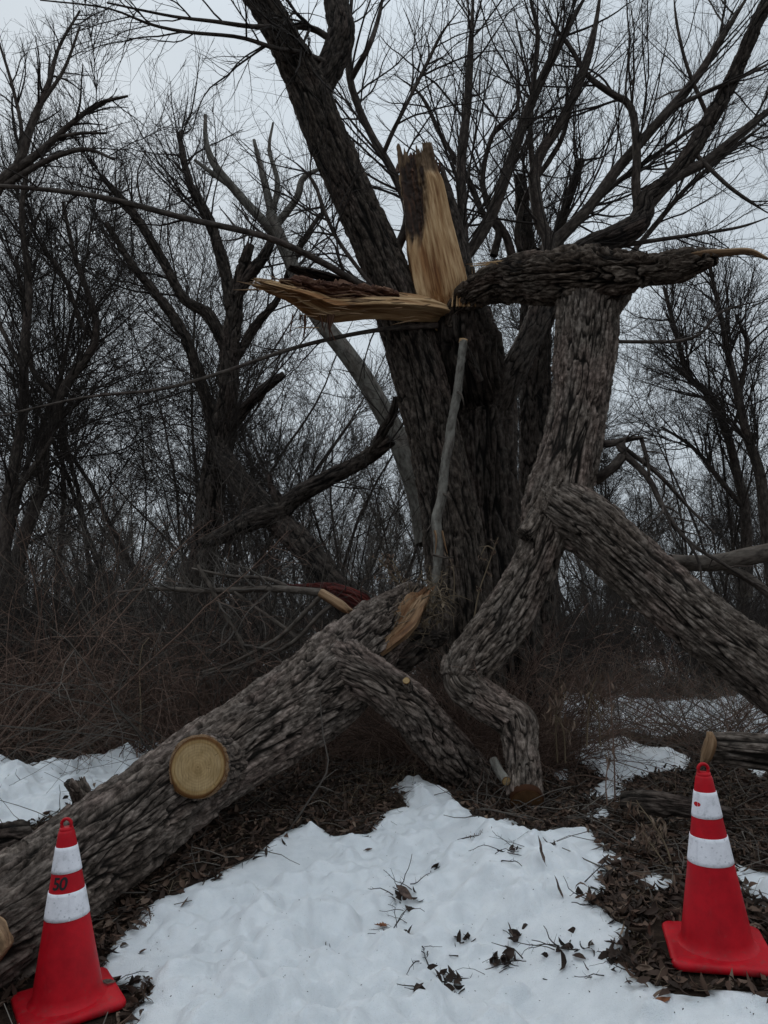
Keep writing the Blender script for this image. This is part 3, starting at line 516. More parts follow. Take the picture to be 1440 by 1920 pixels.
# strip of bark still on the spike's right and back side
o = solid_tube('bark_strip', pixline([(852, 620, 7.5, 34), (846, 560, 7.5, 50), (832, 490, 7.48, 50), (820, 430, 7.46, 47), (809, 380, 7.44, 43), (800, 335, 7.42, 36)]), BARK_D, T, step=.02, k=120, w=.05, l=.17, amp=.02, seed=75, cap=False, jag=.1)
bt = Batch(); M = 130; rng = np.random.default_rng(3)
P0 = []; P1 = []; RR = []
for _ in range(M):                      # splinters standing round the break and at the rim
    if _ < 60: u = rng.uniform(742, 828); a = at(u, 322, 7.3 + rng.uniform(-.2, .2)); b = a + np.array([rng.normal(0, .02), rng.normal(0, .02), rng.uniform(.03, .17)]); r = rng.uniform(.004, .016)
    else: u = rng.uniform(845, 905); a = at(u, 575, 7.2 + rng.uniform(-.2, .1)); b = a + np.array([rng.normal(0, .03), rng.normal(0, .04), rng.uniform(.1, .42)]); r = rng.uniform(.006, .018)
    P0.append(a); P1.append(b); RR.append(r)
P0, P1, RR = map(np.array, (P0, P1, RR)); ts = np.linspace(0, 1, 4); P = P0[:, None] * (1 - ts)[None, :, None] + P1[:, None] * ts[None, :, None]
bt.tubes(P[:60], RR[:60, None] * np.array([1, .9, .7, .15])[None], 5); bt.build('splinters', WOOD_ROT, T)
bt = Batch(); bt.tubes(P[60:], RR[60:, None] * np.array([1, .8, .5, .08])[None], 5); bt.build('splinters', WOOD, T)
# torn slab pointing left
o = solid_tube('torn_slab', pixline([(850, 592, 7.4, 12), (815, 580, 7.15, 17), (770, 574, 7.0, 19), (715, 572, 6.9, 20), (660, 574, 6.8, 21), (615, 575, 6.7, 22), (585, 563, 6.6, 21), (555, 550, 6.5, 16), (525, 541, 6.4, 12), (500, 535, 6.35, 10), (492, 533, 6.33, 8)]), WOOD, T, step=.009, k=200, w=.030, l=.55, amp=.034, seed=81, lump=.20, barkon=False, jag=.16, lobes=.25, facets=(3, .9))
rng = np.random.default_rng(17); bt = Batch(); M = 46; tt = rng.uniform(0, 1, M); us = 480 + 330 * tt; vs = np.interp(us, [480, 550, 600, 700, 810], [531, 548, 572, 574, 584]) + rng.normal(0, 15, M); ys = 6.3 + .75 * tt - .16
P = wander(np.array([at(a, b, c) for a, b, c in zip(us, vs, ys)]), np.stack([-np.ones(M), rng.normal(0, .12, M), rng.normal(.03, .12, M)], 1), rng.uniform(.06, .32, M), 5, .04, 0, rng); bt.tubes(P, np.array([.5, 1, .9, .5, .08])[None] * rng.uniform(.003, .009, M)[:, None], 4, .5); bt.build('splinters', WOOD_D, T)
me = o.data; n_ = len(me.vertices); co = np.empty(n_ * 3, np.float32); me.vertices.foreach_get('co', co); co = co.reshape(-1, 3); top = at(640, 556, 6.75); lo = at(770, 560, 7)
rot = sstep(-.03, .08, co[:, 2] - (top[2] - .0) + .12 * fbm(co.astype(float) * [3, 3, 8], 3, 3)) * sstep(-.02, .35, lo[0] - co[:, 0]); at_ = me.attributes.new('rot', 'FLOAT', 'POINT'); at_.data.foreach_set('value', rot.astype(np.float32))
solid_tube('rotten_bark', pixline([(745, 558, 6.95, 8), (690, 553, 6.85, 17), (640, 550, 6.75, 22), (598, 548, 6.62, 20), (560, 535, 6.5, 12), (525, 526, 6.42, 5)]), WOOD_ROT, T, step=.011, k=130, w=.045, l=.22, amp=.07, seed=83, lump=.3, barkon=True, flat=(1, .8))
solid_tube('bark_plank', pixline([(720, 548, 7.1, 6), (665, 534, 7.0, 10), (605, 518, 6.9, 12), (565, 508, 6.85, 10), (545, 503, 6.8, 6)]), BARK_D, T, step=.012, k=90, w=.05, l=.2, amp=.02, seed=85, flat=(1.2, .6), jag=.05)
bt = Batch(); M = 14; u = rng.uniform(548, 640, M); P = wander(np.array([at(a, 590, 6.65) for a in u]), np.stack([rng.normal(0, .1, M), 0 * u, -np.ones(M)], 1), rng.uniform(.08, .3, M), 5, .1, -.1, rng); bt.tubes(P, np.linspace(1, .3, 5)[None] * rng.uniform(.003, .012, M)[:, None], 4, .3); bt.build('hanging_shreds', WOOD_ROT, T)

LIMBS = [
 [(885,640,7.6,20),(872,560,7.7,15),(870,470,7.8,12),(866,380,7.9,11),(865,300,8,11),(876,200,8.1,9),(882,100,8.2,8),(888,-20,8.2,7)],
 [(868,490,7.8,11),(895,450,7.8,13),(925,395,7.9,13),(955,310,7.9,12),(985,220,8,11),(1015,150,8,10),(1055,70,8,9),(1105,-20,8,8)],
 [(985,640,7.9,14),(1030,475,8,15),(1012,415,8,14),(1002,330,8,13),(1015,285,8,12),(1048,235,8,11),(1080,170,8,10),(1102,110,8,9),(1118,40,8,8),(1128,-30,8,7)],
 [(1000,325,8,7),(994,240,8,6),(1002,140,8,6),(1008,60,8,5),(990,-20,8,4)],
 [(1020,480,8.2,16),(1050,445,8.2,14),(1105,388,8.2,12),(1155,320,8.2,12),(1200,268,8.2,11),(1255,205,8.1,10),(1310,140,8.1,9),(1360,60,8,8),(1410,-20,8,7)],
 [(1205,400,8.1,12),(1262,335,8.1,13),(1320,305,8.1,11),(1390,250,8.1,10),(1460,190,8.1,9)],
 [(1200,395,8.1,12),(1192,350,8.1,10),(1194,280,8,9),(1182,200,8,8),(1145,175,8,7),(1100,140,8,6),(1070,90,8,5),(1040,50,8,4),(1015,-10,8,3)],
 [(740,480,7.6,10),(765,400,7.7,10),(735,320,7.7,9),(700,260,7.8,8),(672,200,7.8,8),(655,140,7.8,8),(655,60,7.8,7),(662,-20,7.8,6)],
 [(657,150,7.8,7),(690,90,7.6,6),(705,50,7.7,5),(720,-10,7.7,4)],
 [(640,90,7.3,8),(590,55,7.2,7),(540,50,7,6),(475,50,6.8,5),(400,40,6.6,4),(320,30,6.5,3),(200,5,6.3,2)],
 [(640,130,7.3,6),(570,100,7,5.5),(520,92,6.9,5),(450,70,6.8,4),(350,60,6.6,3.5),(280,45,6.5,3),(200,15,6.3,2),(75,0,6.2,1.5)],
 [(730,560,7.2,9),(670,530,6.9,8),(600,490,6.6,7.5),(500,445,6.2,7),(350,410,5.8,6.5),(200,372,5.5,6),(80,355,5.3,5),(-60,345,5.1,4)],
 [(820,610,7.2,7),(700,620,7,5),(560,650,6.8,4.5),(417,698,6.6,4),(300,730,6.4,3.5),(160,745,6.2,3),(0,780,6,2)],
 [(716,296,7.72,5),(735,250,7.6,5),(760,200,7.5,4),(800,120,7.5,4),(830,60,7.5,3),(870,10,7.4,2)],
 [(780,600,7.3,8),(720,560,7.2,0.1+5),(640,460,7.1,4.5),(608,395,7,4.5),(590,345,7,4),(560,310,7,3),(530,290,7,2)],
 [(1120,640,8.4,4),(1221,641,8.3,4),(1277,639,8.3,4),(1314,625,8.2,3.5),(1353,585,8.2,3),(1440,560,8.1,2)],
 [(975,470,8.3,7),(970,430,8.3,7),(990,360,8.3,6),(1030,300,8.3,6),(1060,240,8.3,5),(1085,100,8.3,4)],
 [(925,480,8.4,9),(935,430,8.4,8),(905,400,8.4,7),(880,340,8.4,6),(830,260,8.4,5),(790,180,8.4,4),(740,140,8.4,3)],
 [(960,480,8.4,10),(948,440,8.4,9),(928,410,8.4,8),(905,340,8.5,6),(925,250,8.5,5),(970,200,8.5,4),(968,90,8.5,3)],
 [(1010,470,8.6,7),(1080,410,8.7,6),(1160,340,8.8,6),(1230,290,8.8,5),(1300,240,8.9,4),(1380,190,9,3)],
 [(1180,480,8.5,6),(1230,420,8.6,6),(1290,350,8.6,5),(1360,290,8.7,5),(1450,220,8.7,4)],
 [(1120,470,8.3,5),(1200,455,8.2,5),(1300,440,8.1,4),(1390,425,8,3),(1460,400,8,2)],
 [(1300,285,8.1,5),(1345,330,8,4.5),(1380,360,8,4),(1440,400,8,3)],
 [(1330,225,8.1,5),(1290,130,8,4),(1270,50,8,3),(1262,-20,8,2)],
 [(1255,205,8.1,5),(1330,170,8,5),(1400,140,8,4),(1460,110,8,3)]]
ML, MR = lines(LIMBS, 26); MR = MR * .86 * np.interp(np.linspace(0, 1, 26), [0, .8, 1], [1, 1, .3])[None]; MR[9:13] /= np.interp(np.linspace(0, 1, 26), [0, .8, 1], [1, 1, .3])[None]; bt = Batch(); bt.tubes(ML, MR, 9, .3); bt.build('limb', BARK_S, T)
rng = np.random.default_rng(77); bt = Batch()
up_ids = [i for i in range(len(LIMBS)) if i not in (9, 10, 11, 12)]; A, B = ML[up_ids], MR[up_ids]
A1, B1 = sprout(A, np.minimum(B, .035), 300, .12, 1, 2.4, .6, .03, .07, 14, .42, .005, rng, lt=.4); A2, B2 = sprout(A1, B1, 2300, .1, 1, 1.1, .65, .035, .08, 9, .45, .0026, rng); A3, B3 = sprout(A2, B2, 9000, .12, 1, .42, .65, .04, .09, 5, .6, .0015, rng)
bt.tubes(A1, B1, 6, .3); bt.tubes(A2, B2, 4, .25); bt.tubes(A3, B3, 3, .2)
dn = [9, 10, 13, 14]; A, B = ML[dn], MR[dn]
A1, B1 = sprout(A, B, 46, .1, 1, 1.5, .8, -.035, .10, 12, .6, .004, rng, lt=.4); A2, B2 = sprout(A1, B1, 330, .1, 1, .7, .7, .0, .12, 8, .6, .0022, rng); A3, B3 = sprout(A2, B2, 900, .1, 1, .25, .7, .03, .12, 5, .6, .0014, rng)
bt.tubes(A1, B1, 5, .3); bt.tubes(A2, B2, 4, .2); bt.tubes(A3, B3, 3, .2)
A, B = ML[[11, 12]], MR[[11, 12]]; A1, B1 = sprout(A, B, 22, .1, 1, .8, .8, .02, .12, 9, .5, .003, rng); A2, B2 = sprout(A1, B1, 60, .1, 1, .35, .7, .0, .12, 6, .6, .0016, rng); bt.tubes(A1, B1, 5, .3); bt.tubes(A2, B2, 3, .2)
bt.build('crown', TWIG, T)

# pale broken stick standing in front of the trunk
T = thing('broken_branch', at(800, 1170, 6.5), 'pale grey snapped branch with a freshly broken tip standing upright before the dark trunk', 'branch')
solid_tube('stem', pixline([(869, 640, 6.75, 7.5), (863, 690, 6.7, 7.5), (857, 740, 6.68, 8.2), (848, 785, 6.65, 8), (842, 830, 6.62, 9), (834, 870, 6.6, 8), (829, 930, 6.55, 8.6), (818, 975, 6.5, 9), (822, 1020, 6.45, 8.5), (817, 1080, 6.4, 7), (806, 1130, 6.35, 6), (796, 1190, 6.3, 5)]), BARK_PALE, T, step=.012, k=48, w=.03, l=.06, amp=.006, seed=91, lump=.16)
disc('broken_tip', at(869, 637, 6.75), (.1, -.6, .8), 8 * dep(637, 6.75) / F, WOOD, T, seed=3, k=24)
solid_tube('stub', pixline([(866, 640, 6.82, 6), (885, 680, 6.95, 8), (900, 715, 7.05, 7)]), BARK_D, T, step=.02, k=36, w=.05, l=.1, amp=.006, seed=93)
for q in ([(826, 925, 6.54, 3), (836, 928, 6.5, 2.5), (848, 938, 6.48, 1)], [(818, 975, 6.5, 3), (808, 985, 6.5, 2), (800, 996, 6.48, 1)], [(815, 995, 6.42, 2.5), (818, 1010, 6.4, 2), (816, 1040, 6.4, .6)], [(829, 995, 6.42, 2), (833, 1015, 6.42, 2), (839, 1038, 6.42, .6)], [(858, 735, 6.62, 3), (866, 742, 6.58, 2), (870, 760, 6.58, 1)], [(812, 1040, 6.35, 3), (835, 1046, 6.32, 2), (850, 1044, 6.3, 1)]):
    a_, b_2 = lines([q], 6); bt = Batch(); bt.tubes(a_, b_2, 6, .9); bt.build('side_twig', WOOD_D if q[0][1] in (995,) else BARK_MID, T)

# ================================================================== TRAFFIC CONES
redm, nt_, b_ = mat('cone_red', .45, .18); gc = nt_.nodes.new('ShaderNodeTexCoord')
c1 = nn(nt_, 'TexNoise', Scale=9.0, Detail=6.0, Roughness=.7); nt_.links.new(gc.outputs['Object'], c1.inputs['Vector'])
c2 = nn(nt_, 'TexNoise', Scale=60.0, Detail=4.0); nt_.links.new(scaled(nt_, gc.outputs['Object'], (1, 1, .25)), c2.inputs['Vector'])
rc = cramp(nt_, c1.outputs['Fac'], [(.35, (.31, .003, .009)), (.6, (.46, .005, .013))]); rc = mix(nt_, cramp(nt_, c2.outputs['Fac'], [(.62, (0, 0, 0)), (.75, (.35, .35, .35))]), rc, (.26, .03, .035))
so = nt_.nodes.new('ShaderNodeSeparateXYZ'); nt_.links.new(gc.outputs['Object'], so.inputs[0]); c3 = nn(nt_, 'TexNoise', Scale=34.0, Detail=8.0, Roughness=.8); nt_.links.new(gc.outputs['Object'], c3.inputs['Vector']); dm = nt_.nodes.new('ShaderNodeMath'); dm.operation = 'MULTIPLY_ADD'; nt_.links.new(so.outputs[2], dm.inputs[0]); dm.inputs[1].default_value = -.9; nt_.links.new(c3.outputs['Fac'], dm.inputs[2]); rc = mix(nt_, cramp(nt_, dm.outputs[0], [(.50, (0, 0, 0)), (.62, (.55, .55, .55))]), rc, (.16, .05, .045))
nt_.links.new(rc, b_.inputs['Base Color']); nt_.links.new(cramp(nt_, c1.outputs['Fac'], [(.3, (.4, .4, .4)), (.7, (.62, .62, .62))]), b_.inputs['Roughness'])
whm, nt_, b_ = mat('reflective_band', .45, .4); gc = nt_.nodes.new('ShaderNodeTexCoord')
c1 = nn(nt_, 'TexNoise', Scale=24.0, Detail=7.0, Roughness=.75); nt_.links.new(gc.outputs['Object'], c1.inputs['Vector']); v1 = nn(nt_, 'TexVoronoi', Scale=42.0); nt_.links.new(gc.outputs['Object'], v1.inputs['Vector'])
wc = cramp(nt_, c1.outputs['Fac'], [(.30, (.42, .42, .44)), (.46, (.70, .69, .73)), (.7, (.80, .79, .83))]); wc = mix(nt_, cramp(nt_, v1.outputs['Distance'], [(.10, (.6, .6, .6)), (.2, (0, 0, 0))]), wc, (.28, .28, .31))
hx = nn(nt_, 'TexVoronoi', Scale=240.0); nt_.links.new(gc.outputs['Object'], hx.inputs['Vector']); nt_.links.new(wc, b_.inputs['Base Color']); bump(nt_, b_, hx.outputs['Distance'], .25, .002)
blk, nt_, b_ = mat('black_paint', .6, .3); b_.inputs['Base Color'].default_value = (.012, .010, .012, 1)
def lathe(prof, k=72):
    pr = np.array(prof, float); th = np.arange(k) / k * 2 * math.pi; V = np.stack([pr[:, :1] * np.cos(th), pr[:, :1] * np.sin(th), np.repeat(pr[:, 1:], k, 1)], -1).reshape(-1, 3)
    i = (np.arange(len(pr) - 1) * k)[:, None]; a = np.arange(k)[None]; b = (a + 1) % k; return V, np.stack([i + a, i + b, i + k + b, i + k + a], -1).reshape(-1, 4)
def cone_r(z): return .1315 + (.030 - .1315) * (z - .035) / (.655 - .035)
def make_cone(loc, rz, tilt, label, bands):
    T = bpy.data.objects.new('traffic_cone', None); LINK(T); T.location = loc; T.rotation_euler = (tilt[0], tilt[1], rz); tag(T, label, 'traffic cone', 'traffic cones guarding the fallen tree'); T.empty_display_size = .1
    def part(name, V, Q, m, par=T):
        o = bpy.data.objects.new(name, mesh(name, V, Q)); LINK(o); o.data.materials.append(m); o.parent = par; return o
    # base: rounded square slab
    def sq(h, r, n=10):
        out = []
        for cx, cy, a in ((1, 1, 0), (-1, 1, 90), (-1, -1, 180), (1, -1, 270)):
            for j in range(n + 1): t = rad(a + 90 * j / n); out.append((cx * (h - r) + r * math.cos(t), cy * (h - r) + r * math.sin(t)))
        return np.array(out)
    rings = []
    for h, r, z in ((.176, .03, 0), (.182, .035, .004), (.184, .036, .014), (.182, .035, .024), (.176, .03, .029), (.160, .03, .031), (.142, .132, .033)):
        s = sq(h, min(r, h)); rings.append(np.c_[s, np.full(len(s), z)])
    m = len(rings[0]); V = np.vstack(rings); a = np.arange(m); b = (a + 1) % m; Q = np.vstack([np.stack([i * m + a, i * m + b, (i + 1) * m + b, (i + 1) * m + a], 1) for i in range(len(rings) - 1)])
    part('base', V, Q, redm)
    prof = [(.150, .030), (.143, .034), (.137, .040), (cone_r(.05), .05)] + [(cone_r(z), z) for z in np.linspace(.07, .645, 22)] + [(.029, .652), (.024, .656), (.0, .657)]
    V, Q = lathe(prof); body = part('body', V, Q, redm)
    # carrying loop: flat ring standing on the tip
    n = 40; t = np.linspace(-.25 * math.pi, 1.25 * math.pi, n); cx = .0195 * np.cos(t); cz = .676 + .0205 * np.sin(t)
    P = np.stack([cx, 0 * cx, cz], 1)[None]; bt = Batch(); bt.tubes(P, np.full((1, n), .0062), 12); V = bt.V[0]; V[:, 1] *= 1.25; part('loop_handle', V, bt.Q[0], redm)
    V, Q = lathe([(.026, .650), (.027, .657), (.026, .664), (.012, .666), (0, .666)], 40); part('tip', V, Q, redm)
    for z0, z1 in bands:
        V, Q = lathe([(cone_r(z0) + .0002, z0 - .0003)] + [(cone_r(z) + .0022, z) for z in np.linspace(z0, z1, 8)] + [(cone_r(z1) + .0002, z1 + .0003)], 96); bd = part('reflective_band', V, Q, whm)
        # overlap seam of the sleeve
        th = np.array([0, .03]) + rz; V = np.array([[(cone_r(z) + .0034) * math.cos(q), (cone_r(z) + .0034) * math.sin(q), z] for z in (z0 + .001, z1 - .001) for q in th]); part('seam', V, np.array([[0, 1, 3, 2]]), whm, bd)
    return T, part
gL = np.array([-1.232, 3.12, 0.0]); gL[2] = H(gL[0], gL[1]) + .0
cL, part = make_cone(tuple(gL), rad(-62), (rad(1.0), rad(-3.4)), 'red cone at lower left with two white bands and a black 50', [(.335, .432), (.502, .596)])
cL.rotation_euler = (rad(1), rad(-3.4), rad(0))
cR_loc = np.array([1.275, 3.03, 0]); cR_loc[2] = H(cR_loc[0], cR_loc[1]) + .002
cR, part2 = make_cone(tuple(cR_loc), rad(-150), (0, 0), 'red cone at right without a number, a small red oval on its upper white band', [(.335, .432), (.502, .596)])
cR.rotation_euler = (rad(2), rad(-2.2), 0)
from mathutils import Matrix
for c_, a_ in ((cL, 33), (cR, -14)):
    for ch in c_.children:
        if ch.name.startswith('base'): ch.rotation_euler = (0, 0, rad(a_))
# the number, wrapped on the cone
fc = bpy.data.curves.new('digits', 'FONT'); fc.body = '50'; fc.size = .062; fc.align_x = 'CENTER'; fc.align_y = 'CENTER'; fc.offset = .0016; fc.space_character = .92; fc.resolution_u = 6
fo = bpy.data.objects.new('digits', fc); LINK(fo); dg = bpy.context.evaluated_depsgraph_get(); me = bpy.data.meshes.new_from_object(fo.evaluated_get(dg)); bpy.data.objects.remove(fo)
import bmesh
bm = bmesh.new(); bm.from_mesh(me); bmesh.ops.triangulate(bm, faces=bm.faces); bmesh.ops.subdivide_edges(bm, edges=[e for e in bm.edges if e.calc_length() > .008], cuts=3); bmesh.ops.triangulate(bm, faces=bm.faces)
for v in bm.verts:
    z = .467 + v.co.y; r = cone_r(z) + .0016; a = rad(-92) + (v.co.x + v.co.y * .12) / r; v.co = (r * math.cos(a), r * math.sin(a), z)
bm.to_mesh(me); bm.free(); me.name = 'number_marking'; o = bpy.data.objects.new('number_marking', me); LINK(o); me.materials.append(blk); o.parent = cL
# small red oval on the right cone's upper band
k = 24; t = np.arange(k) / k * 2 * math.pi; zc = .552; V = []
for q in (1, 0): 
    for tt in t:
        z = zc + .0085 * q * math.sin(tt); r = cone_r(z) + .0030 + .0012 * (1 - q); a = rad(-154) + q * .016 * math.cos(tt) / r; V.append((r * math.cos(a), r * math.sin(a), z))
a = np.arange(k); part2('oval_mark', np.array(V), np.stack([a, (a + 1) % k, (a + 1) % k + k, a + k], 1), redm)

# ================================================================== BACKGROUND TREES DRAWN FROM THE PHOTO
def pixtree(name, label, cat, mains, seed, levels, tm=BARK_S, tw=TWIG, nmain=1, sides=12, group=None, relief=0):
    if name == 'slim_tree': mains = [[(a, b, c, d * .74) for a, b, c, d in m] for m in mains]
    A, B = lines(mains, 24); T = thing(name, [A[0, 0, 0], A[0, 0, 1], A[0, 0, 2]], label, cat, group); rng = np.random.default_rng(seed)
    if relief: solid_tube('trunk', pixline(mains[0]), tm, T, step=.025, k=110, w=.06, l=.22, amp=relief, seed=seed, lump=.12)
    else: bt = Batch(); bt.tubes(A[:nmain], B[:nmain], sides, .3); bt.build('trunk', tm, T)
    if relief:
        for q in mains[1:]: solid_tube('limb', pixline(q), tm, T, step=.03, k=56, w=.05, l=.18, amp=relief * .6, seed=seed + len(q), lump=.2)
    elif len(A) > nmain: bt = Batch(); bt.tubes(A[nmain:], B[nmain:], 8, .3); bt.build('limb', tm, T)
    bt = Batch(); P, R = A, np.minimum(B, .032)
    for j, (n, ln, ang, up, wob, npt, rr, rmin) in enumerate(levels):
        P, R = sprout(P, R, n, .15 if j else .3, 1, ln, ang, up, wob, npt, rr, rmin, rng); bt.tubes(P, R, (6, 4, 3, 3)[j], .3)
    if levels: bt.build('crown', tw, T)
    return T
LV = [(70, 1.8, .6, .05, .10, 10, .5, .008), (700, .9, .6, .03, .11, 7, .5, .004), (2600, .4, .6, .03, .12, 5, .6, .0028)]
LV2 = [(110, 2.4, .6, .05, .10, 10, .5, .009), (1200, 1.0, .6, .04, .11, 7, .5, .0045), (4500, .45, .6, .03, .12, 5, .6, .003)]
pixtree('forked_tree', 'dark forked tree with a straight trunk, rising left of the torn pale slab', 'tree', [
 [(335,1330,9.5,30),(355,1230,9.5,26),(372,1110,9.5,24),(388,1000,9.6,23),(400,900,9.7,22),(415,810,9.8,20),(428,740,9.8,18),(430,660,9.9,17),(440,590,10,14),(450,520,10,10),(470,460,10,8)],
 [(430,800,9.8,12),(465,760,9.7,10),(500,725,9.6,9),(532,702,9.5,6)], [(436,580,10,13),(420,500,10.1,11),(395,420,10.2,9),(355,340,10.3,7),(335,250,10.4,5)], [(440,560,10,12),(465,520,10,11),(495,480,10,9),(510,450,10,7)],
 [(428,660,9.9,12),(390,590,9.9,11),(345,560,9.9,9),(300,480,10,8),(250,400,10,7),(190,330,10,5)],[(410,820,9.8,12),(350,640,9.8,9),(300,560,9.8,8),(250,500,9.8,7),(200,420,9.9,5)], [(425,700,9.9,9),(480,610,10,8),(520,560,10,6),(560,470,10.2,5),(600,400,10.3,3)]], 101, LV2, BARK_D, relief=.03)
pixtree('broken_leaning_tree', 'dark leaning tree broken off at a red torn base just behind the fallen log', 'tree', [
 [(668,1150,7.8,24),(628,1098,8.0,25),(578,1035,8.3,24),(532,988,8.6,24),(490,948,8.8,23),(450,905,9.1,21),(420,860,9.5,18),(405,820,9.8,12)],
 [(515,985,8.6,24),(540,945,8.6,18),(600,905,8.5,16),(660,875,8.4,14),(700,850,8.3,13),(735,825,8.2,10)], [(690,858,8.3,9),(715,815,8.2,9),(735,780,8.2,8),(742,745,8.2,6)],
 [(530,960,8.6,18),(490,970,8.5,20),(450,985,8.4,17),(415,1005,8.3,15),(380,1020,8.2,10)], [(530,950,8.6,10),(510,915,8.6,7),(505,890,8.6,4)]], 102, [(40, 1.2, .7, .03, .12, 9, .35, .006), (260, .6, .7, .02, .12, 6, .5, .003)], BARK_D, relief=.03)
T = [o for o in C.objects if o.name == 'broken_leaning_tree'][0]
solid_tube('torn_base', pixline([(705,1146,7.4,10),(672,1126,7.4,18),(630,1112,7.45,16),(585,1104,7.5,9),(545,1098,7.55,4)]), WOOD_RED, T, step=.012, k=110, w=.022, l=.35, amp=.05, seed=110, barkon=False, lump=.2, jag=.12)
pixtree('pale_snag', 'smooth pale dead tree leaning left behind the willow, with bare antler-like tips', 'tree', [
 [(800,1020,9.2,22),(785,930,9.3,22),(750,830,9.4,21),(715,765,9.5,19),(680,705,9.6,18),(640,650,9.7,17),(600,600,9.8,16),(565,545,9.9,14),(545,490,10,13),(522,440,10,12),(508,400,10,10)],
 [(520,440,10,9),(475,395,10,9),(435,350,10,8),(400,305,10,7),(386,262,10,5),(385,215,10,3)], [(510,405,10,8),(498,350,10,7),(488,310,10,5),(476,262,10,3)], [(520,420,10,8),(556,372,10,7),(568,335,10,6),(600,316,10,3)], [(512,400,10,6),(520,340,10,5),(505,280,10,3.5),(512,230,10,2)], [(440,355,10,5),(405,330,10,5),(365,300,10,3)]], 103, [(30, .6, .8, .02, .16, 7, .4, .007), (90, .3, .8, .0, .16, 5, .6, .004)], BARK_PALE, TWIG_G)
pixtree('slim_tree', 'tall slim dark tree at the left edge with a kinked trunk', 'tree', [
 [(70,1300,10,20),(48,1200,10,19),(32,1060,10,17),(62,960,10,16),(86,890,10,15),(75,845,10,15),(105,790,10,13),(112,735,10,12),(150,690,10,11),(182,630,10,10),(172,570,10,8),(140,480,10,6),(118,380,10,4)], [(180,640,10,7),(150,600,10,6),(120,520,10,5),(60,430,10,4),(20,330,10,3)], [(108,750,10,8),(60,690,10,7),(48,600,10,6),(30,480,10,4)]], 104, LV, BARK_S)
pixtree('slim_tree', 'straight dark tree cut by the left frame edge beside the kinked one', 'tree', [
 [(20,1330,9.6,20),(10,1200,9.6,19),(8,1000,9.6,17),(30,860,9.6,14),(45,760,9.6,12),(44,660,9.6,11),(55,540,9.6,9),(40,400,9.6,7),(55,300,9.6,5)], [(14,950,9.6,9),(60,880,9.6,8),(100,820,9.6,6)], [(45,700,9.6,6),(-20,560,9.6,5),(-40,420,9.6,3)]], 105, LV, BARK_S)
pixtree('double_tree', 'upright dark tree between the willow trunk and the hanging limb', 'tree', [
 [(1012,1330,9.3,44),(1010,1200,9.3,36),(1005,1050,9.3,30),(1004,900,9.3,28),(1003,780,9.3,27),(1005,680,9.3,27),(1004,600,9.3,26),(998,540,9.3,22),(985,440,9.3,15),(975,330,9.3,10)],[(1010,640,9.3,16),(1035,560,9.3,14),(1050,430,9.3,10),(1090,300,9.3,7)]], 106, LV, BARK_D, relief=.03)
pixtree('slim_tree', 'dark tree at the right edge splitting into two rising stems', 'tree', [
 [(1450,1100,10,17),(1436,980,10,15),(1424,885,10,13),(1400,815,10,11),(1381,729,10,10),(1364,658,10,8),(1353,600,10,6),(1330,500,10,4)], [(1436,960,10,10),(1470,860,10,9),(1490,760,10,6)], [(1384,740,10,7),(1396,690,10,6),(1400,640,10,5),(1380,592,10,3)]], 107, LV, BARK_S)
pixtree('slim_tree', 'thin dark tree right of the hanging limb that leans left as it rises', 'tree', [
 [(1400,1120,11,16),(1398,968,11,13),(1381,883,11,11),(1361,807,11,10),(1330,740,11,9),(1291,706,11,8),(1269,630,11,6),(1245,540,11,4)], [(1366,820,11,6),(1385,770,11,5),(1392,700,11,4)], [(1400,960,11,8),(1350,900,11,7),(1300,840,11,5),(1240,800,11,3)]], 108, LV, BARK_S)
pixtree('fallen_branch', 'smooth pale grey branch lying level against the hanging limb at the right edge', 'branch', [
 [(1255,1052,5.9,13),(1300,1056,5.95,15),(1350,1054,6,16),(1400,1044,6,17),(1450,1034,6.05,17),(1520,1020,6.1,17)], [(1360,1062,6,9),(1410,1088,6,9),(1460,1130,6,8)]], 109, [], BARK_MID, sides=16)
pixtree('dropped_branch', 'pale thin branch with a yellow broken end propped on the back of the fallen log', 'branch', [
 [(650,1145,5.95,8),(628,1128,6.0,9),(604,1112,6.05,8),(570,1108,6.1,7),(520,1104,6.2,6.5),(450,1106,6.3,6),(380,1108,6.4,5),(300,1104,6.5,4),(220,1110,6.6,2)], [(600,1120,6.05,5),(570,1150,6.05,4.5),(530,1190,6.1,4),(480,1220,6.1,3.5),(430,1245,6.2,3),(380,1260,6.2,2)],
 [(630,1130,6.0,4),(600,1152,6.05,4),(575,1180,6.05,4),(548,1205,6.1,4),(500,1232,6.15,3.5),(440,1255,6.2,3),(380,1262,6.2,2)], [(440,1110,6.3,3.5),(480,1140,6.25,3.5),(520,1168,6.2,4),(562,1200,6.15,4),(590,1218,6.1,4)], [(370,1060,6.4,3),(395,1100,6.35,4),(420,1150,6.3,4),(450,1200,6.25,4.5),(480,1262,6.2,4)], [(560,1110,6.1,4),(500,1085,6.3,3.5),(430,1080,6.4,3),(360,1066,6.6,2)]], 111, [(60, .7, .7, .02, .14, 8, .5, .003), (160, .3, .7, 0, .14, 5, .5, .002)], BARK_MID, TWIG_G)
T = [o for o in C.objects if o.name == 'dropped_branch'][0]
solid_tube('broken_end', pixline([(602,1112,6.04,8),(622,1124,5.98,9),(640,1136,5.93,9),(655,1147,5.88,6)]), WOOD_D, T, step=.008, k=40, w=.015, l=.3, amp=.008, seed=112, barkon=False, jag=.04)
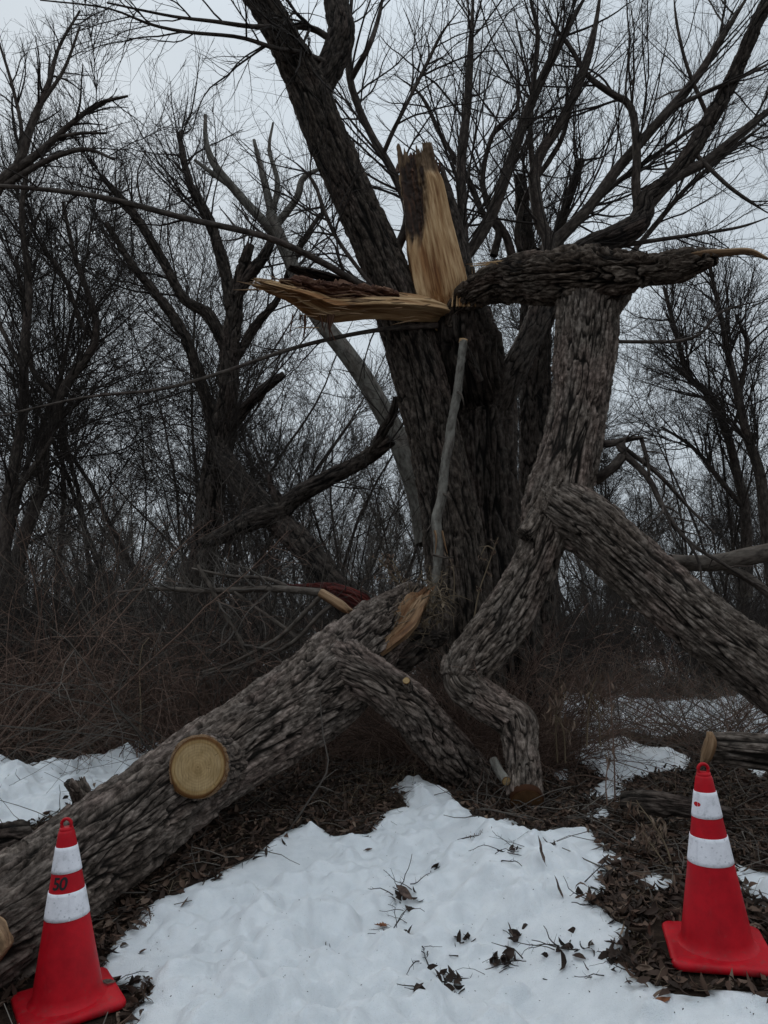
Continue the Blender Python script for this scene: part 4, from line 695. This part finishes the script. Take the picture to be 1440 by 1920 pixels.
pixtree('overhanging_tree', 'near bare tree whose thin branches sweep up into the sky at upper left', 'tree', [
 [(-60,470,8.2,11),(0,345,8.2,10),(34,310,8.2,9),(60,230,8.2,7),(90,160,8.2,5),(110,90,8.2,3),(150,20,8.2,2)], [(20,325,8.2,8),(75,285,8.2,7),(130,235,8.2,5),(185,195,8.2,4),(240,180,8.2,2)], [(34,305,8.2,6),(40,240,8.2,4),(20,150,8.2,3),(-5,70,8.2,2)], [(100,260,8.2,4),(150,250,8.2,3),(200,250,8.2,2)], [(80,190,8.2,4),(120,130,8.2,3),(150,50,8.2,2)], [(5,350,8.2,6),(90,300,8.2,5),(160,280,8.2,4),(215,300,8.2,2)]], 114, [(46, .9, .6, .03, .09, 9, .5, .004), (300, .4, .65, .02, .1, 6, .5, .0025), (500, .2, .6, .0, .1, 4, .6, .0018)])
# lying logs
T = thing('old_log', ground([1400], [1440])[0], 'weathered log with a torn pale end lying behind the right cone', 'log')
solid_tube('trunk', pixline([(1335, 1400, 4.75, 26), (1380, 1404, 4.7, 30), (1450, 1412, 4.6, 32), (1560, 1425, 4.4, 34), (1700, 1450, 4.2, 34)]), BARK, T, step=.01, k=140, w=.06, l=.5, amp=.02, seed=121, lump=.12)
solid_tube('torn_wood', pixline([(1318, 1430, 4.72, 8), (1326, 1412, 4.68, 15), (1332, 1390, 4.66, 15), (1330, 1372, 4.66, 7)]), WOOD_D, T, step=.008, k=60, w=.02, l=.2, amp=.01, seed=122, barkon=False, flat=(1, .6))
T = thing('old_log', ground([1200], [1500])[0], 'dark rotting log half buried in leaves left of the right cone', 'log')
solid_tube('trunk', pixline([(1165, 1500, 4.75, 12), (1200, 1502, 4.7, 17), (1260, 1510, 4.6, 19), (1320, 1520, 4.5, 15), (1370, 1530, 4.45, 10)]), BARK_D, T, step=.01, k=120, w=.04, l=.3, amp=.02, seed=123, lump=.15)
T = thing('old_log', ground([20], [1600])[0], 'short weathered log lying behind the fallen trunk at the left edge', 'log')
solid_tube('trunk', pixline([(-120, 1600, 4.3, 34), (-40, 1590, 4.4, 34), (20, 1578, 4.5, 31), (60, 1566, 4.55, 22)]), BARK_D, T, step=.01, k=120, w=.05, l=.4, amp=.03, seed=125, lump=.15)
YL = float(ground([1250], [1316])[0][1]); T = thing('old_log', ground([1250], [1330])[0], 'thin brown log lying across the far snow under the hanging limb', 'log')
solid_tube('trunk', pixline([(1160, 1316, YL, 8), (1220, 1304, YL, 13), (1280, 1296, YL, 15), (1330, 1300, YL, 11)]), BARK_D, T, step=.02, k=60, w=.05, l=.4, amp=.03, seed=127, lump=.15)
T = thing('cut_stick', ground([930], [1460])[0], 'short pale sawn stick leaning beside the foot of the broken limb', 'stick')
s = pixline([(925, 1425, 5.35, 8), (937, 1448, 5.25, 9), (949, 1464, 5.15, 9)]); solid_tube('stem', s, BARK_PALE, T, step=.01, k=32, w=.03, l=.05, amp=.003, seed=129); a, b = np.array(s[1][:3]), np.array(s[2][:3]); disc('cut_face', b + (b - a) * .03, b - a + [0, -.02, 0], s[2][3] * .9, CUT, T, seed=8, k=24)

# ================================================================== WOODS: prototypes and copies
def proto_tree(name, label, cat, group, h, r, seed, style):
    rng = np.random.default_rng(seed); T = thing(name, (0, 0, 0), label, cat, group)
    ns = {'multi': 3, 'single': 1, 'pole': 1}[style]
    d = np.stack([rng.normal(0, .22 if ns > 1 else .06, ns), rng.normal(0, .22 if ns > 1 else .06, ns), np.ones(ns)], 1)
    P = wander(np.zeros((ns, 3)) + [0, 0, -.3], d, np.full(ns, h * .95) * rng.uniform(.8, 1, ns), 18, .07, .02, rng); R = r * (1 - np.linspace(0, 1, 18) ** .9 * .9)[None] * rng.uniform(.7, 1, (ns, 1))
    bt = Batch(); bt.tubes(P, R, 10, .3); bt.build('trunk', BARK_S, T); bt = Batch()
    if style == 'pole': lv = [(34, h * .17, .7, .07, .08, 9, .45, .010), (240, h * .07, .6, .04, .1, 6, .5, .006), (700, .5, .6, .03, .1, 4, .6, .004)]
    else: lv = [(20 if ns == 1 else 28, h * .42, .75, .035, .09, 14, .45, .009), (420, h * .17, .7, .03, .1, 9, .45, .0055), (2100, h * .08, .65, .03, .10, 7, .5, .0034), (4200, .36, .6, .02, .12, 4, .7, .0026)]
    A, B = P, R
    for j, (n, ln, ang, up, wob, npt, rr, rmin) in enumerate(lv):
        A, B = sprout(A, B, n, .22 if j == 0 else .12, 1, ln, ang, up, wob, npt, rr, rmin, rng); bt.tubes(A, B, (6, 4, 3, 3)[j], .3 + .1 * rng.random())
    bt.build('crown', TWIG if style != 'pole' else TWIG_G, T); return T
def put(src, used, x, y, s, rz, label=None, sz=None):
    if used.get(src.name): 
        T = src.copy(); LINK(T)
        for ch in src.children: c = ch.copy(); LINK(c); c.parent = T
    else: T = src; used[src.name] = 1
    T.location = (x, y, float(H(x, y)) - .05); T.rotation_euler = (0, 0, rz) if 'tree' not in src.name else (random.gauss(0, .09), random.gauss(0, .09), rz); T.scale = (s, s, sz or s)
    if label: T['label'] = label
    return T
used = {}; rng = np.random.default_rng(55)
g1 = 'bare trees in the woods behind the willow'; l1 = 'slender bare tree in the woods behind the broken willow'
PT = [proto_tree('bare_tree', l1, 'tree', g1, 9, .068, 201 + i, ['multi', 'single', 'multi', 'single'][i]) for i in range(4)]
spots = []
for (u, vt, Y) in [(-30, 120, 11.5), (95, 230, 13), (200, 330, 12.5), (285, 280, 14), (350, 250, 15), (470, 420, 14), (590, 470, 17), (520, 620, 12), (640, 520, 19), (700, 560, 16), (960, 420, 15), (1060, 380, 17), (1180, 560, 13.5), (1260, 640, 14.5), (1330, 560, 12.5), (1420, 480, 13), (1470, 620, 11.5), (1200, 700, 17), (400, 500, 18), (1560, 400, 13), (1040, 620, 21), (840, 400, 18)]:
    x, y, z = at(u, vt, Y); x0 = at(u, 1200, Y)[0]; h = z - .3; s = h / 9.0; put(PT[rng.integers(4)], used, x0, Y, s, rng.uniform(0, 6.28))
g2 = 'thin trees of the far woods'; l2 = 'thin grey pole tree among the far woods'
PP = [proto_tree('pole_tree', l2, 'tree', g2, 8, .07, 301 + i, 'pole') for i in range(3)]
for i in range(190):
    y = 16 + 34 * rng.random() ** .9; x = rng.uniform(-.62, .62) * y; put(PP[rng.integers(3)], used, x, y, rng.uniform(.55, .95) * (1 + (y - 16) / 50), rng.uniform(0, 6.28))

# bushes
def proto_bush(name, label, cat, group, h, seed, tw, n=34, spread=.55, lv=((220, .5), (900, .22)), arch=-.05, r=.009):
    rng = np.random.default_rng(seed); T = thing(name, (0, 0, 0), label, cat, group); bt = Batch(); az = rng.uniform(0, 6.28, n)
    p0 = np.stack([rng.normal(0, .18, n), rng.normal(0, .18, n), np.zeros(n) - .05], 1); d = np.stack([np.cos(az) * spread, np.sin(az) * spread, np.ones(n)], 1)
    P = wander(p0, d, h * rng.uniform(.6, 1.3, n), 14, .09, arch * rng.uniform(-.3, 1.6, n), rng); R = rng.uniform(.6, 1.3, n)[:, None] * r * np.linspace(1, .3, 14)[None]
    bt.tubes(P, R, 5, rng.random(n)); A, B = P, R
    for k, (m, ln) in enumerate(lv): A, B = sprout(A, B, m, .15, 1, ln * h / 2, .8, .0, .13, 7, .55, .0022, rng); bt.tubes(A, B, (4, 3)[k], rng.random(m))
    bt.build('stems', tw, T); return T
g3 = 'bushes of the thicket'
BB = [proto_bush('bush', 'bare dark bush in the thicket behind the fallen log', 'bush', g3, 2.6, 401 + i, [TWIG, TWIG_G, TWIG][i], 30, .5, ((260, .8), (1100, .35))) for i in range(3)]
for i in range(50):
    y = rng.uniform(7.2, 15); x = rng.uniform(-.62, .62) * y
    if abs(x - .85) < .9 and y < 8.6: continue
    if x > .8 and y < 10.8: continue
    s = rng.uniform(.7, 1.25) * (1.0 if x < -.5 else .78); put(BB[rng.integers(3)], used, x, y, s, rng.uniform(0, 6.28))
for i in range(46):
    y = rng.uniform(12, 24); x = rng.uniform(-.62, .62) * y; put(BB[rng.integers(3)], used, x, y, rng.uniform(.8, 1.2), rng.uniform(0, 6.28))
for i in range(34):
    y = rng.uniform(11, 16); x = rng.uniform(.1, .6) * y; put(BB[rng.integers(3)], used, x, y, rng.uniform(.5, .85), rng.uniform(0, 6.28))
g4 = 'low red brown brambles'
BR = [proto_bush('bramble', 'low tangled red brown bramble around the fallen willow', 'bush', g4, 1.25, 421 + i, TWIG_R, 30, 1.0, ((220, .7), (600, .32)), -.09, .0062) for i in range(3)]
for i in range(140):
    y = rng.uniform(5.7, 12.5); x = rng.uniform(-.60, .60) * y
    if -1.2 < x < .1 and y < 6.6: continue
    if x > .4 and y < 6.3: continue
    if x < -1.0 and y < 6.6: continue
    if x > .8 and 6.0 < y < 11 and rng.random() < .88: continue
    put(BR[rng.integers(3)], used, x, y, rng.uniform(.7, 1.3), rng.uniform(0, 6.28))
for x, y, q in [(.55, 6.75, .9), (.8, 6.6, 1.0), (1.1, 6.7, 1.1), (1.35, 6.9, 1.1), (.3, 6.9, .8), (.95, 7.0, 1.2), (.7, 6.45, .7), (.2, 6.75, .8), (1.25, 6.5, .9), (1.5, 6.6, .9), (1.05, 6.35, .8), (.45, 7.1, 1.3)]: put(BR[rng.integers(3)], used, x, y, q, rng.uniform(0, 6.28))
g7 = 'tall arching grey stems'; BA = [proto_bush('arching_shrub', 'shrub of long pale arching stems before the thicket', 'shrub', g7, 2.3, 461 + i, [TWIG_G, TWIG_R][i], 14, 1.0, ((90, .8), (160, .35)), -.07, .008) for i in range(2)]
for i in range(64):
    y = rng.uniform(6.2, 9.2); x = rng.uniform(-.56, .6) * y
    if -.6 < x < 1.0: continue
    put(BA[rng.integers(2)], used, x, y, rng.uniform(.5, 1.1) * (1 if x < 0 else .7), rng.uniform(0, 6.28))
g5 = 'tufts of dry straw coloured stems'
BS = [proto_bush('dry_tuft', 'tuft of thin dry straw coloured stems', 'grass tuft', g5, .8, 441 + i, STRAW, 16, .7, ((50, .35),), -.10, .0028) for i in range(3)]
for i in range(70):
    if i < 22: x, y, _ = ground(rng.uniform(-20, 330), rng.uniform(1290, 1420))
    elif i < 50: x, y, _ = ground(rng.uniform(1040, 1460), rng.uniform(1290, 1450))
    elif i < 62: x, y, _ = ground(rng.uniform(560, 900), rng.uniform(1420, 1520))
    else: x, y, _ = ground(rng.uniform(1160, 1440), rng.uniform(1480, 1620))
    put(BS[rng.integers(3)], used, float(x), float(y), rng.uniform(.5, 1.15) * (.45 if i >= 50 else 1), rng.uniform(0, 6.28))

# ================================================================== DEBRIS ON THE SNOW AND DRY PLANTS
rng = np.random.default_rng(91)
g6 = 'dark twigs and leaves sunk in the snow'
for (u, v, sz, nt2, nl) in [(760,1715,.13,9,6),(745,1768,.16,12,3),(835,1850,.12,8,7),(1062,1795,.14,8,8),(950,1625,.13,8,3),(965,1765,.09,6,4),(950,1812,.09,6,5),(1095,1683,.11,9,4),(935,1812,.09,5,4),(870,1785,.07,5,3),(1040,1592,.08,6,3),(820,1660,.06,4,2),(238,1848,.10,9,5),(700,1575,.06,3,0),(620,1790,.05,2,0),(790,1910,.05,3,3),(1150,1665,.10,8,4),(790,1810,.12,5,0),(905,1540,.08,5,2),(1000,1560,.09,5,2),(1190,1710,.09,6,5),(1160,1800,.10,7,7),(600,1500,.05,3,2)]:
    g = ground([u], [v])[0]; z = float(surf(g[0], g[1])[0][0]); T = thing('twig_clump', (g[0], g[1], z), 'small dark tangle of wet twigs and shrivelled leaves sunk in the snow', 'twigs', g6); bt = Batch()
    nl = int(nl * 1.6); p0 = np.stack([g[0] + rng.normal(0, sz * .35, nt2), g[1] + rng.normal(0, sz * .4, nt2), np.full(nt2, z)], 1); p0[:, 2] = surf(p0[:, 0], p0[:, 1])[0] + .003; az = rng.uniform(0, 6.28, nt2)
    P = wander(p0, np.stack([np.cos(az), np.sin(az) * .7, rng.uniform(0, .7, nt2)], 1), sz * rng.uniform(.4, 1.7, nt2), 7, .22, -.10, rng); P[..., 2] = np.maximum(P[..., 2], np.repeat(p0[:, 2:3], 7, 1) + .001)
    RR = rng.uniform(.0012, .0035, nt2)[:, None] * np.linspace(1, .5, 7)[None]; bt.tubes(P, RR, 5, 0); A, B = sprout(P, RR, nt2 * 3, .2, 1, sz * .3, .8, 0, .25, 4, .6, .0008, rng); bt.tubes(A, B, 3, 0); bt.build('twigs', TWIG, T)
    if nl: bt = Batch(); q = np.stack([g[0] + rng.normal(0, sz * .28, nl), g[1] + rng.normal(0, sz * .3, nl), np.zeros(nl)], 1); q[:, 2] = surf(q[:, 0], q[:, 1])[0] + .008; leaves(bt, q, rng.uniform(.035, .085, nl), rng.uniform(.016, .036, nl), rng, tilt=.6, curl=1.3, col=rng.uniform(0, .35, nl)); bt.build('leaves', leafm, T)
# scattered specks
M = 420; uu, vv = rng.uniform(250, 1430, M), rng.uniform(1480, 1915, M); g = ground(uu, vv); z, s_ = surf(g[:, 0], g[:, 1]); k = s_ > .03; bt = Batch(); leaves(bt, np.stack([g[k, 0], g[k, 1], z[k] + .001], 1), rng.uniform(.003, .013, k.sum()), rng.uniform(.002, .005, k.sum()), rng, tilt=.2, col=rng.uniform(0, .3, k.sum())); tag(bt.build('bark_crumbs', leafm), kind='stuff')
def outline_leaf(name, u, v, pts, size, m, label, rz, tilt=(0, 0), lift=.006):
    g = ground([u], [v])[0]; z = float(surf(g[0], g[1])[0][0]) + lift; P = np.array(pts, float) * size; n = len(P); b = P.mean(0); V = []
    for f in (0, .5, 1): Q_ = b + (P - b) * f; V.append(np.c_[Q_, .18 * size * np.abs(np.sin(Q_[:, 0] / size * 3 + 1)) * f + .10 * size * f * f])
    V = np.vstack(V); V2 = V + [0, 0, -.0008]; a = np.arange(n); b_ = (a + 1) % n; Q = [np.stack([i * n + a, i * n + b_, (i + 1) * n + b_, (i + 1) * n + a], 1) for i in (0, 1)]; Q = np.vstack(Q); Q = np.vstack([Q, Q[:, ::-1] + 3 * n, np.stack([2 * n + a, 2 * n + b_, 5 * n + b_, 5 * n + a], 1)])
    o = bpy.data.objects.new(name, mesh(name, np.vstack([V, V2]), Q, {'col': np.full(6 * n, 1.0)})); LINK(o); o.data.materials.append(m); o.location = (g[0], g[1], z); o.rotation_euler = (tilt[0], tilt[1], rz); tag(o, label, 'leaf'); return o
OL, nt_, b_ = mat('orange_leaf', .7, .3); gc = nt_.nodes.new('ShaderNodeTexCoord'); n_ = nn(nt_, 'TexNoise', Scale=60.0, Detail=4.0); nt_.links.new(gc.outputs['Object'], n_.inputs['Vector']); nt_.links.new(cramp(nt_, n_.outputs['Fac'], [(.35, (.13, .045, .02)), (.65, (.27, .105, .045))]), b_.inputs['Base Color'])
OL2, nt_, b_ = mat('brown_leaf', .7, .3); gc = nt_.nodes.new('ShaderNodeTexCoord'); n_ = nn(nt_, 'TexNoise', Scale=60.0, Detail=4.0); nt_.links.new(gc.outputs['Object'], n_.inputs['Vector']); nt_.links.new(cramp(nt_, n_.outputs['Fac'], [(.35, (.035, .022, .018)), (.65, (.13, .085, .065))]), b_.inputs['Base Color'])
oak = [(-1.2,.05),(-.75,.08),(-.6,.45),(-.4,.2),(-.15,.62),(.0,.22),(.3,.7),(.4,.25),(.8,.4),(.62,.12),(1.1,.0),(.6,-.1),(.75,-.45),(.35,-.2),(.2,-.6),(-.05,-.2),(-.3,-.5),(-.42,-.12),(-.75,-.02)]
outline_leaf('oak_leaf', 716, 1745, oak, .032, OL, 'small spiky orange oak leaf lying on the snow left of centre', .3, (.15, .1))
blade = [(-1.5,.0),(-1.0,.04),(-.6,.28),(-.1,.42),(.4,.36),(.9,.2),(1.2,.02),(.85,-.16),(.3,-.3),(-.2,-.34),(-.7,-.2),(-1.0,-.03)]
outline_leaf('dry_leaf', 1240, 1890, blade, .036, OL, 'orange brown leaf lying alone on the snow at lower right', .4, (.2, 0))
outline_leaf('dry_leaf', 690, 1600, blade, .024, OL2, 'small brown leaf lying on the upper left part of the snow', .6, (.4, 0))
outline_leaf('dry_leaf', 760, 1712, blade, .055, OL2, 'large curled brown leaf standing out of the snow near the oak leaf', -.9, (1.0, .3), .03)
outline_leaf('dry_leaf', 1015, 1655, blade, .055, OL2, 'shrivelled grey brown leaf hanging upright above the snow right of centre', 0, (0, 1.35), .07)
outline_leaf('dry_leaf', 1048, 1692, blade, .045, OL2, 'dark curled leaf drooping on a bent twig right of the upright leaf', .2, (.3, 1.2), .04)
outline_leaf('dry_leaf', 958, 1768, blade, .032, OL2, 'small pale brown leaf hanging from a twig low in the snow', .2, (.2, 1.2), .03)
def plant(name, label, cat, stems, m, R0, leaf=None, nleaf=0, drop=(.04, .09), seed=0, twigs=0, tl=.1, wd=(.008, .02)):
    rng = np.random.default_rng(seed); A, B = lines([[(u, v, Y, R0) for u, v, Y in st] for st in stems], 12); B = B * np.linspace(1, .5, 12)[None]; T = thing(name, A[0, 0], label, cat); bt = Batch(); bt.tubes(A, B, 6, rng.random(len(A)))
    if twigs: P, Rr = sprout(A, B, twigs, .3, 1, tl, .9, -.03, .12, 6, .6, .0009, rng); bt.tubes(P, Rr, 4, .6)
    bt.build('stem', m, T)
    if nleaf:
        src = P if twigs else A; q = src[rng.integers(len(src), size=nleaf), rng.integers(src.shape[1] // 2, src.shape[1], size=nleaf)] + rng.normal(0, .012, (nleaf, 3)); d = np.stack([rng.normal(0, .3, nleaf), rng.normal(0, .3, nleaf), -np.ones(nleaf)], 1); d /= np.linalg.norm(d, axis=1, keepdims=True); bt = Batch(); leaves(bt, q, rng.uniform(*drop, nleaf), rng.uniform(*wd, nleaf), rng, fixdir=d, curl=1.5, col=rng.uniform(.6, 1, nleaf)); bt.build('leaves', leafm, T)
    return T
plant('dry_stalk', 'upright thin dark stalk with curled brown leaves standing in the snow behind the right cone', 'dead plant', [[(1153,1500,4.95),(1152,1440,4.95),(1150,1385,4.95),(1146,1330,4.95),(1142,1270,4.95)], [(1139,1510,4.9),(1136,1470,4.9),(1142,1410,4.9)]], TWIG_R, 1.6, nleaf=10, drop=(.05, .12), seed=1)
plant('wilted_plant', 'wilted plant with hanging tan leaves on an arched stem left of the right cone', 'dead plant', [[(1262,1632,3.9),(1250,1590,3.95),(1225,1545,4.0),(1200,1512,4.05),(1193,1500,4.05)], [(1268,1640,3.9),(1240,1610,3.95),(1205,1560,4.05)]], STRAW, 2, nleaf=46, drop=(.04, .10), seed=2, twigs=16, tl=.14)
plant('wilted_plant', 'wilted grey leafed plant drooping below the broken limb, nearest its foot', 'dead plant', [[(1045,1430,5.6),(1042,1360,5.6),(1048,1310,5.6),(1062,1290,5.6)], [(1060,1430,5.6),(1056,1370,5.6),(1036,1330,5.6)]], STRAW, 1.8, nleaf=60, drop=(.05, .11), seed=3, twigs=20, tl=.16)
plant('wilted_plant', 'wilted plant with grey hanging leaves under the arch of the broken limb', 'dead plant', [[(1100,1400,5.9),(1104,1330,5.9),(1112,1285,5.9),(1120,1270,5.9)], [(1126,1400,5.9),(1120,1330,5.9),(1098,1290,5.9)]], STRAW, 1.8, nleaf=60, drop=(.05, .12), seed=4, twigs=20, tl=.16)
plant('seed_stalk', 'orange stalk with pale fluffy seed heads before the willow trunk', 'dead plant', [[(888,1165,6.6),(898,1110,6.6),(912,1070,6.6),(926,1030,6.6),(934,1008,6.6)], [(926,1030,6.6),(912,1024,6.6),(902,1040,6.6)]], STRAW, 1.8, nleaf=34, drop=(.02, .05), seed=5, twigs=12, tl=.08, wd=(.012, .024))
plant('seed_stalk', 'short dry stalk with one pale curled pod beside the pale branch', 'dead plant', [[(850,1130,6.5),(852,1090,6.5),(848,1060,6.5),(838,1040,6.5)]], STRAW, 1.6, nleaf=8, drop=(.03, .06), seed=6)
plant('dry_plant', 'bushy tuft of tan dry leaves above the torn top of the fallen log', 'dead plant', [[(770,1130,6.6),(745,1090,6.6),(722,1060,6.6),(710,1048,6.6)], [(770,1130,6.6),(750,1080,6.6),(735,1050,6.6)]], STRAW, 2, nleaf=80, drop=(.02, .06), seed=7, twigs=40, tl=.22)
plant('seed_sprig', 'fine dark seed sprig lying on the snow below the foot of the broken limb', 'dead plant', [[(858,1575,4.35),(885,1568,4.35),(910,1566,4.33),(932,1568,4.32)]], TWIG, 1.2, nleaf=40, drop=(.006, .014), seed=8, twigs=34, tl=.06, wd=(.003, .006))
plant('seed_sprig', 'dark beaded seed sprig lying on the snow right of the left cone', 'dead plant', [[(238,1745,3.36),(255,1735,3.38),(270,1720,3.41),(282,1708,3.44)]], TWIG, 1.2, nleaf=46, drop=(.006, .014), seed=9, twigs=30, tl=.05, wd=(.004, .007))
plant('yellow_stalk', 'single orange dry stalk bent at the top, before the left thicket', 'dead plant', [[(262,1400,6.6),(264,1330,6.6),(262,1260,6.6),(266,1215,6.6),(280,1195,6.6)]], STRAW, 1.8, seed=10)
plant('bent_twig', 'long thin grey twig leaning on the front of the fallen log', 'twig', [[(540,1560,4.75),(580,1500,4.8),(615,1440,4.85),(606,1380,4.95),(600,1310,5.05)]], TWIG_G, 2.2, seed=11, twigs=4, tl=.2)
for i, (st, lb) in enumerate([([(1170,1760,3.55),(1185,1700,3.7),(1220,1640,3.8),(1290,1600,3.9)], 'long curved grey stick arching over the leaves left of the right cone'), ([(1150,1750,3.5),(1200,1722,3.6),(1240,1680,3.7),(1330,1640,3.7)], 'crooked grey stick lying on the leaves beside the right cone'), ([(1062,1785,3.35),(1090,1800,3.3),(1118,1838,3.22),(1131,1850,3.2)], 'short thick dark stick lying on the snow at lower right'), ([(1370,1640,3.9),(1400,1668,3.8),(1445,1700,3.7),(1480,1720,3.6)], 'brown split stick lying right of the right cone')]):
    plant('stick', lb, 'stick', [[(u, v, float(ground([u], [v])[0][1])) for u, v, _ in st]], TWIG_G if i != 2 else TWIG, (3, 3.2, 4, 7)[i], seed=20 + i, twigs=(3, 4, 2, 0)[i], tl=.15)

bt = Batch(); rng = np.random.default_rng(4)
for i, (x, y, z, l_) in enumerate([(-1.10, 3.22, .05, .07), (-1.13, 3.26, .06, .06), (-1.08, 3.27, .055, .05)]): pass
tag(outline_leaf('dry_leaf', 200, 1868, blade, .030, OL2, 'brown crumpled leaf lying on the back of the left cone base', .8, (.5, .3), .05))
rng = np.random.default_rng(66); M = 9000; y = 2.2 + 6.5 * rng.random(M) ** 1.2; x = (rng.random(M) - .5) * 2 * (y * .6 + .3); z, s_ = surf(x, y); k = (s_ < .03) & clear(x, y, .02); x, y, z = x[k], y[k], z[k]; M = len(x); az = rng.uniform(0, 6.28, M)
P = wander(np.stack([x, y, z + .01], 1), np.stack([np.cos(az), np.sin(az), rng.uniform(0, .9, M)], 1), rng.uniform(.03, .16, M), 5, .25, -.16, rng); bt = Batch(); bt.tubes(P, rng.uniform(.0006, .0016, M)[:, None] * np.linspace(1, .5, 5)[None], 3, rng.random(M)); tag(bt.build('dead_grass', STRAW), kind='stuff')
